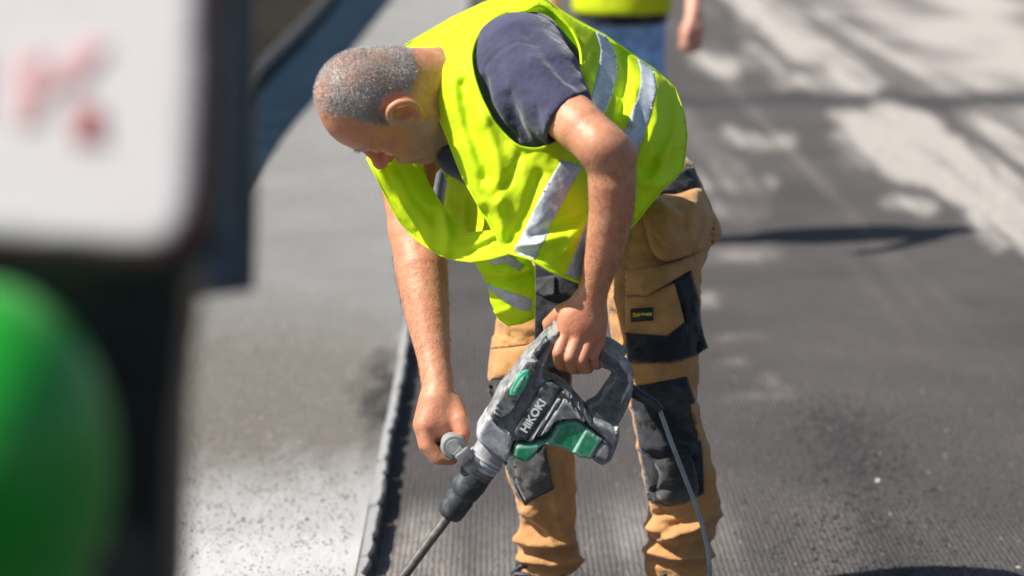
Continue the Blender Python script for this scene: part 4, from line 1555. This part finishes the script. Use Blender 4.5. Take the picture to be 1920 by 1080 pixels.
# reflective tape
vb_ = bvh_of(vest)
for pl_ in ([(1053, 299), (1023, 351), (1000, 395), (982, 433), (962, 470), (975, 478), (1003, 486), (1023, 447), (1045, 400), (1064, 362), (1092, 312)],
            [(1100, 418), (1080, 468), (1062, 516), (1083, 525), (1098, 500), (1120, 470), (1135, 430)],
            [(1116, 57), (1122, 75), (1126, 95), (1124, 122), (1118, 148), (1106, 194), (1118, 206), (1132, 218), (1147, 182), (1158, 141), (1155, 98), (1136, 68)],
            [(1195, 109), (1201, 130), (1202, 156), (1196, 182), (1184, 212), (1168, 254), (1180, 272), (1196, 288), (1218, 222), (1232, 168), (1226, 131)]):
    patch('reflective_stripe', pl_, vb_, M_TAPE, vest, .0014, 4, thick=.0012)
tbv = bvh_of(tail)
patch('reflective_stripe', [(908, 529), (930, 540), (960, 549), (996, 560), (996, 583), (975, 582), (945, 565), (922, 548)], tbv, M_TAPE, vest, .0014, 4, thick=.0012)
patch('reflective_stripe', [(912, 489), (956, 476), (984, 498), (972, 509), (950, 494), (925, 497)], tbv, M_TAPE, vest, .0014, 4, thick=.0012)

# ------------------------------------------------------------------ the demolition hammer drill
WARP = 0.0
YD = -.36
dr_ = empty('hammer_drill', P(700, 1150, YD), 'dusty grey and green corded hammer drill held in the worker hands', 'drill')
DUST = (.50, .49, .48)
M_DGREY = simple('drill_charcoal', (.055, .062, .070), .55, var=.2, vscale=60, bumps=.2, bscale=500, bdist=.0006, dust=DUST, dustscale=70, dlo=.34, dhi=.92, dustmax=.60, edge=(.42, .42, .42))
M_DBLK = simple('drill_black', (.022, .026, .032), .5, var=.2, bumps=.15, bscale=600, bdist=.0005, dust=DUST, dustscale=20, dlo=.5, dhi=.8, dustmax=.5)
M_DRUB = simple('drill_rubber', (.045, .056, .066), .7, var=.2, bumps=.25, bscale=500, dust=(.36, .35, .32), dustscale=70, dlo=.36, dhi=.90, dustmax=.55, edge=(.36, .36, .34))
M_DGRN = simple('drill_green', (.006, .21, .10), .42, var=.15, vscale=50, bumps=.1, dust=(.42, .50, .46), dustscale=90, dlo=.48, dhi=.80, dustmax=.38, edge=(.30, .45, .38))
M_DGRN2 = simple('drill_bright_green', (.06, .46, .28), .35, var=.1, bumps=0, dust=(.5, .6, .55), dustscale=40, dlo=.5, dhi=.8, dustmax=.4)
M_ALU = simple('drill_cast_metal', (.20, .21, .225), .45, metal=.35, var=.25, vscale=40, bumps=.3, bscale=300, bdist=.0008, dust=(.66, .66, .69), dustscale=60, dlo=.30, dhi=.80, dustmax=.75, edge=(.6, .6, .62))
M_STEEL = simple('drill_steel', (.20, .185, .17), .42, metal=.8, var=.25, vscale=70, bumps=.2, bscale=200, bdist=.0006, dust=(.30, .25, .21), dustscale=30, dlo=.5, dhi=.75, dustmax=.7)
M_CHUCK = simple('drill_chuck', (.030, .036, .042), .5, var=.2, bumps=.1, dust=(.36, .36, .36), dustscale=24, dlo=.5, dhi=.8, dustmax=.5)
M_WTEXT = simple('drill_lettering', (.72, .73, .72), .6, var=.1, bumps=0)


def z4(pts):      # outline points measured on an enlargement of the tool
    return [(920 + x / 3.724, 590 + y / 3.724) for x, y in pts]


# main housing: gear box and spine running up to the rear handle
body_poly = z4([(470, 62), (440, 70), (385, 112), (300, 205), (240, 262), (190, 340), (110, 440), (62, 492), (0, 620), (-60, 720), (-95, 780), (-95, 830), (-60, 880), (40, 940), (120, 965), (165, 850), (250, 840), (360, 800), (440, 720), (520, 690), (600, 690), (655, 725), (672, 690), (650, 640), (560, 520), (500, 460), (420, 425), (372, 395), (385, 330), (420, 240), (480, 130), (490, 80)])
main = puff('housing', catmull(body_poly, 2), YD, .046, .046, 7, M_DGREY, dr_, 4, .42)
puff('front_housing', catmull(z4([(0, 640), (-60, 720), (-95, 780), (-95, 830), (-75, 862), (40, 945), (110, 985), (135, 940), (160, 850), (150, 770), (60, 720)]), 2), YD, .051, .05, 7, M_ALU, dr_, 4, .5)
puff('spine', catmull(z4([(60, 500), (110, 445), (190, 345), (240, 266), (320, 262), (330, 300), (290, 360), (200, 560), (150, 640), (60, 690), (10, 640)]), 2), YD, .054, .048, 6, M_DGREY, dr_, 4, .5)
puff('spine_light', catmull(z4([(126, 516), (134, 462), (196, 362), (242, 330), (274, 340), (270, 394), (222, 496), (168, 524)]), 2), YD, .0555, .0, 5, M_DGRN2, dr_, 3, .93)
puff('green_insert', catmull(z4([(154, 500), (164, 456), (218, 374), (240, 362), (240, 412), (196, 488)]), 2), YD, .0575, .0, 5, M_DGRN, dr_, 3, .93)
for (x, y) in ((283, 342), (160, 546)):
    c0 = P(*z4([(x, y)])[0], YD) + np.array((0, -.054, 0))
    sc_ = tube('screw', [c0, c0 + np.array((0, -.0035, 0))], .0052, M_STEEL, dr_, 14)
    box('screw_slot', c0 + np.array((0, -.0036, 0)), (.005, .0012, .0018), M_DBLK, sc_)
# side panel with lettering
panel = puff('side_panel', z4([(160, 765), (330, 470), (372, 425), (430, 430), (505, 478), (465, 520), (255, 835), (180, 838)]), YD, .0515, 0, 7, M_DBLK, dr_, 4, .9)
puff('panel_rim', z4([(255, 838), (470, 520), (492, 545), (290, 836)]), YD, .0525, 0, 4, M_DGREY, dr_, 4, .9)
# motor cover: raised wedge
puff('motor_cover', z4([(300, 832), (480, 560), (500, 520), (560, 560), (668, 690), (650, 722), (600, 688), (520, 690), (450, 712), (400, 775)]), YD, .056, .05, 5, M_DGREY, dr_, 4, .45)
puff('cover_ridge', z4([(505, 470), (560, 520), (668, 640), (720, 720), (700, 745), (650, 690), (560, 560), (480, 500)]), YD, .059, .05, 6, M_DRUB, dr_, 4, .4)
# green lower cover with cooling slots
puff('lower_cover', catmull(z4([(165, 850), (255, 845), (380, 828), (430, 760), (470, 700), (600, 682), (655, 722), (720, 780), (770, 822), (730, 900), (690, 962), (600, 950), (520, 915), (430, 884), (370, 880), (330, 930), (275, 986), (215, 990), (165, 965), (143, 940)]), 2), YD, .050, .05, 9, M_DGRN, dr_, 4, .5)
puff('cover_step', z4([(560, 905), (660, 740), (770, 824), (694, 958), (610, 945)]), YD, .0545, 0, 5, M_DGRN, dr_, 4, .9)
for i in range(4):
    a = z4([(215 + 36 * i, 955 - 12 * i), (262 + 36 * i, 880 - 4 * i), (270 + 36 * i, 882 - 4 * i), (225 + 36 * i, 958 - 12 * i)])
    puff('cooling_slot', a, YD, .0508, 0, 2, M_DBLK, dr_, 3, .98)
for i in range(4):
    a = z4([(48 + 2 * i - 10 * i, 572 + 34 * i), (80 - 10 * i, 590 + 34 * i), (76 - 10 * i, 604 + 34 * i), (40 - 10 * i, 586 + 34 * i)])
    puff('vent_slot', a, YD, .0552, 0, 2, M_DBLK, dr_, 2.5, .98)
# foot of the handle with grey cap
puff('handle_foot', catmull(z4([(655, 735), (720, 690), (850, 740), (895, 790), (890, 860), (842, 985), (775, 1026), (690, 975), (700, 940), (770, 830)]), 2), YD, .044, .042, 8, M_DRUB, dr_, 4, .4)
puff('end_cap', catmull(z4([(762, 842), (800, 850), (842, 900), (830, 950), (798, 986), (740, 965), (696, 940), (720, 890)]), 2), YD, .053, .03, 8, simple('cap_grey', (.22, .22, .23), .6, dust=DUST, dustscale=30), dr_, 4, .5)
puff('switch_tab', z4([(850, 745), (888, 740), (890, 800), (858, 808)]), YD, .046, 0, 4, M_ALU, dr_, 3, .5)
# D handle: upper grip (under the fingers), rear bow and strut
grip = [P(1035, 622, YD), P(1060, 624, YD), P(1100, 640, YD), P(1140, 655, YD), P(1165, 672, YD)]
tube('grip', grip, [.020, .021, .021, .020, .020], M_DRUB, dr_, 16)
puff('handle_bow', catmull(z4([(775, 205), (830, 225), (905, 280), (960, 318), (990, 380), (998, 440), (985, 560), (940, 660), (898, 745), (845, 770), (720, 740), (660, 640), (680, 600), (735, 572), (800, 480), (848, 402), (800, 370), (745, 345), (740, 280)]), 2), YD, .025, .025, 8, M_DRUB, dr_, 4, .4)
puff('bow_inlay', z4([(905, 290), (955, 325), (985, 385), (990, 440), (975, 500), (940, 560), (880, 690), (860, 720), (905, 560), (950, 460), (945, 400), (880, 320)]), YD, .0272, 0, 5, M_DGREY, dr_, 4, .85)
puff('grip_tip', catmull(z4([(470, 62), (440, 70), (388, 112), (425, 135), (440, 150), (478, 120), (492, 82)]), 2), YD, .048, .04, 9, simple('tip_tan', (.24, .23, .19), .7, dust=DUST), dr_, 3, .4)
puff('neck_inlay', z4([(385, 118), (425, 140), (330, 290), (285, 240)]), YD, .0485, 0, 6, M_DBLK, dr_, 4, .9)
# cable with strain relief
relief_ = catmull([(1178, 728, -.352), (1200, 742, -.36), (1225, 756, -.37), (1240, 770, -.375)], 5, closed=False)
tube('strain_relief', P(relief_[:, 0], relief_[:, 1], relief_[:, 2]), np.linspace(.0115, .0065, len(relief_)), M_DBLK, dr_, 12)
cab = catmull([(1236, 766, -.374), (1256, 822, -.37), (1283, 892, -.345), (1308, 958, -.325), (1325, 1020, -.31), (1331, 1075, -.30), (1328, 1120, -.28)], 10, closed=False)
cp = P(cab[:, 0], cab[:, 1], cab[:, 2])
end = cp[-1]
ext = catmull([(*cp[-2],), (end[0], end[1], end[2]), (end[0] - .02, end[1] - .02, .03), (end[0] + .05, end[1] - .10, .008), (end[0] + .5, end[1] - .22, .008), (end[0] + 1.6, end[1] - .1, .008), (end[0] + 3.0, end[1] - .4, .008)], 10, closed=False)
cp = np.concatenate([cp[:-2], ext])
tube('power_cable', cp, .0040, simple('cable_grey', (.25, .29, .31), .6, var=.15, dust=(.4, .4, .4), dustmax=.4), dr_, 10)

# barrel, chuck and chisel turned about the tool axis
AXA, AXB = P(938, 819, YD), P(838, 971, YD)
axd = (AXB - AXA) / np.linalg.norm(AXB - AXA)
LEN = np.linalg.norm(AXB - AXA)


def lathe(name, prof, mat, parent, seg=36):
    pts = [AXA + axd * LEN * s_ for s_, r in prof]
    return tube(name, pts, [r / 957 for s_, r in prof], mat, parent, seg)


def sharp(prof):          # double up points so that steps stay crisp
    return prof


barrel = lathe('barrel', [(-.25, 33), (.06, 33), (.10, 33), (.12, 29), (.13, 28.5), (.24, 28.2), (.245, 30.5), (.265, 30.5), (.27, 28), (.285, 28), (.29, 30.5), (.31, 30.5), (.315, 28), (.34, 28), (.345, 29), (.37, 29), (.375, 27), (.50, 26)], M_ALU, dr_)
lathe('collar', [(.36, 20), (.361, 28.5), (.40, 29), (.405, 26), (.415, 26), (.42, 28.5), (.455, 28), (.46, 20)], M_STEEL, dr_)
lathe('chuck', [(.46, 20), (.462, 27), (.50, 28), (.58, 28), (.68, 25.5), (.70, 24), (.72, 23), (.745, 24.5), (.93, 22.5), (.975, 19), (.99, 14), (1.0, 8)], M_CHUCK, dr_)
ch_pts = [P(838, 972, YD), P(800, 1022, YD), P(757, 1080, YD), P(712, 1140, YD), P(692, 1166, YD), P(680, 1182, YD)]
tube('chisel', ch_pts, [.0088, .0088, .0088, .0088, .0078, .002], M_STEEL, dr_, 12)
# side handle: clamp stem, flange and grip running back through the fist
tube('handle_stem', [P(893, 872, YD - .02), P(874, 857, YD - .028), P(856, 844, YD - .028)], [.014, .0125, .0115], M_DRUB, dr_, 14)
fl0 = P(851, 838, YD - .026)
gd = P(836, 812, YD + .13) - fl0
gd /= np.linalg.norm(gd)
tube('flange', [fl0 - gd * .004, fl0, fl0 + gd * .009, fl0 + gd * .012], [.019, .0225, .0225, .020], simple('flange_rubber', (.15, .165, .165), .7, dust=(.36, .36, .34), dustscale=30, dlo=.35, dhi=.7), dr_, 28)
tube('flange_recess', [fl0 - gd * .0062, fl0 - gd * .003], [.0135, .0135], M_DRUB, dr_, 20)
tube('side_grip', [fl0 + gd * .01, fl0 + gd * .06, fl0 + gd * .12, fl0 + gd * .135], [.0165, .018, .0165, .010], M_DRUB, dr_, 18)
st = box('stem_block', P(872, 856, YD - .045), (.024, .012, .028), M_DRUB, dr_, .003, rot=(.9, 'Y'))
# lettering on the side panel
a_ = P(*z4([(222, 775)])[0], YD) + np.array((0, -.0528, 0))
b_ = P(*z4([(372, 540)])[0], YD) + np.array((0, -.0528, 0))
up_ = P(*z4([(222 - 60, 775 - 38)])[0], YD) + np.array((0, -.0528, 0)) - a_
text('lettering', 'HiKOKI', (a_ + b_) / 2, b_ - a_, up_, .0195, M_WTEXT, dr_, ext=.0005, bold=.0006)
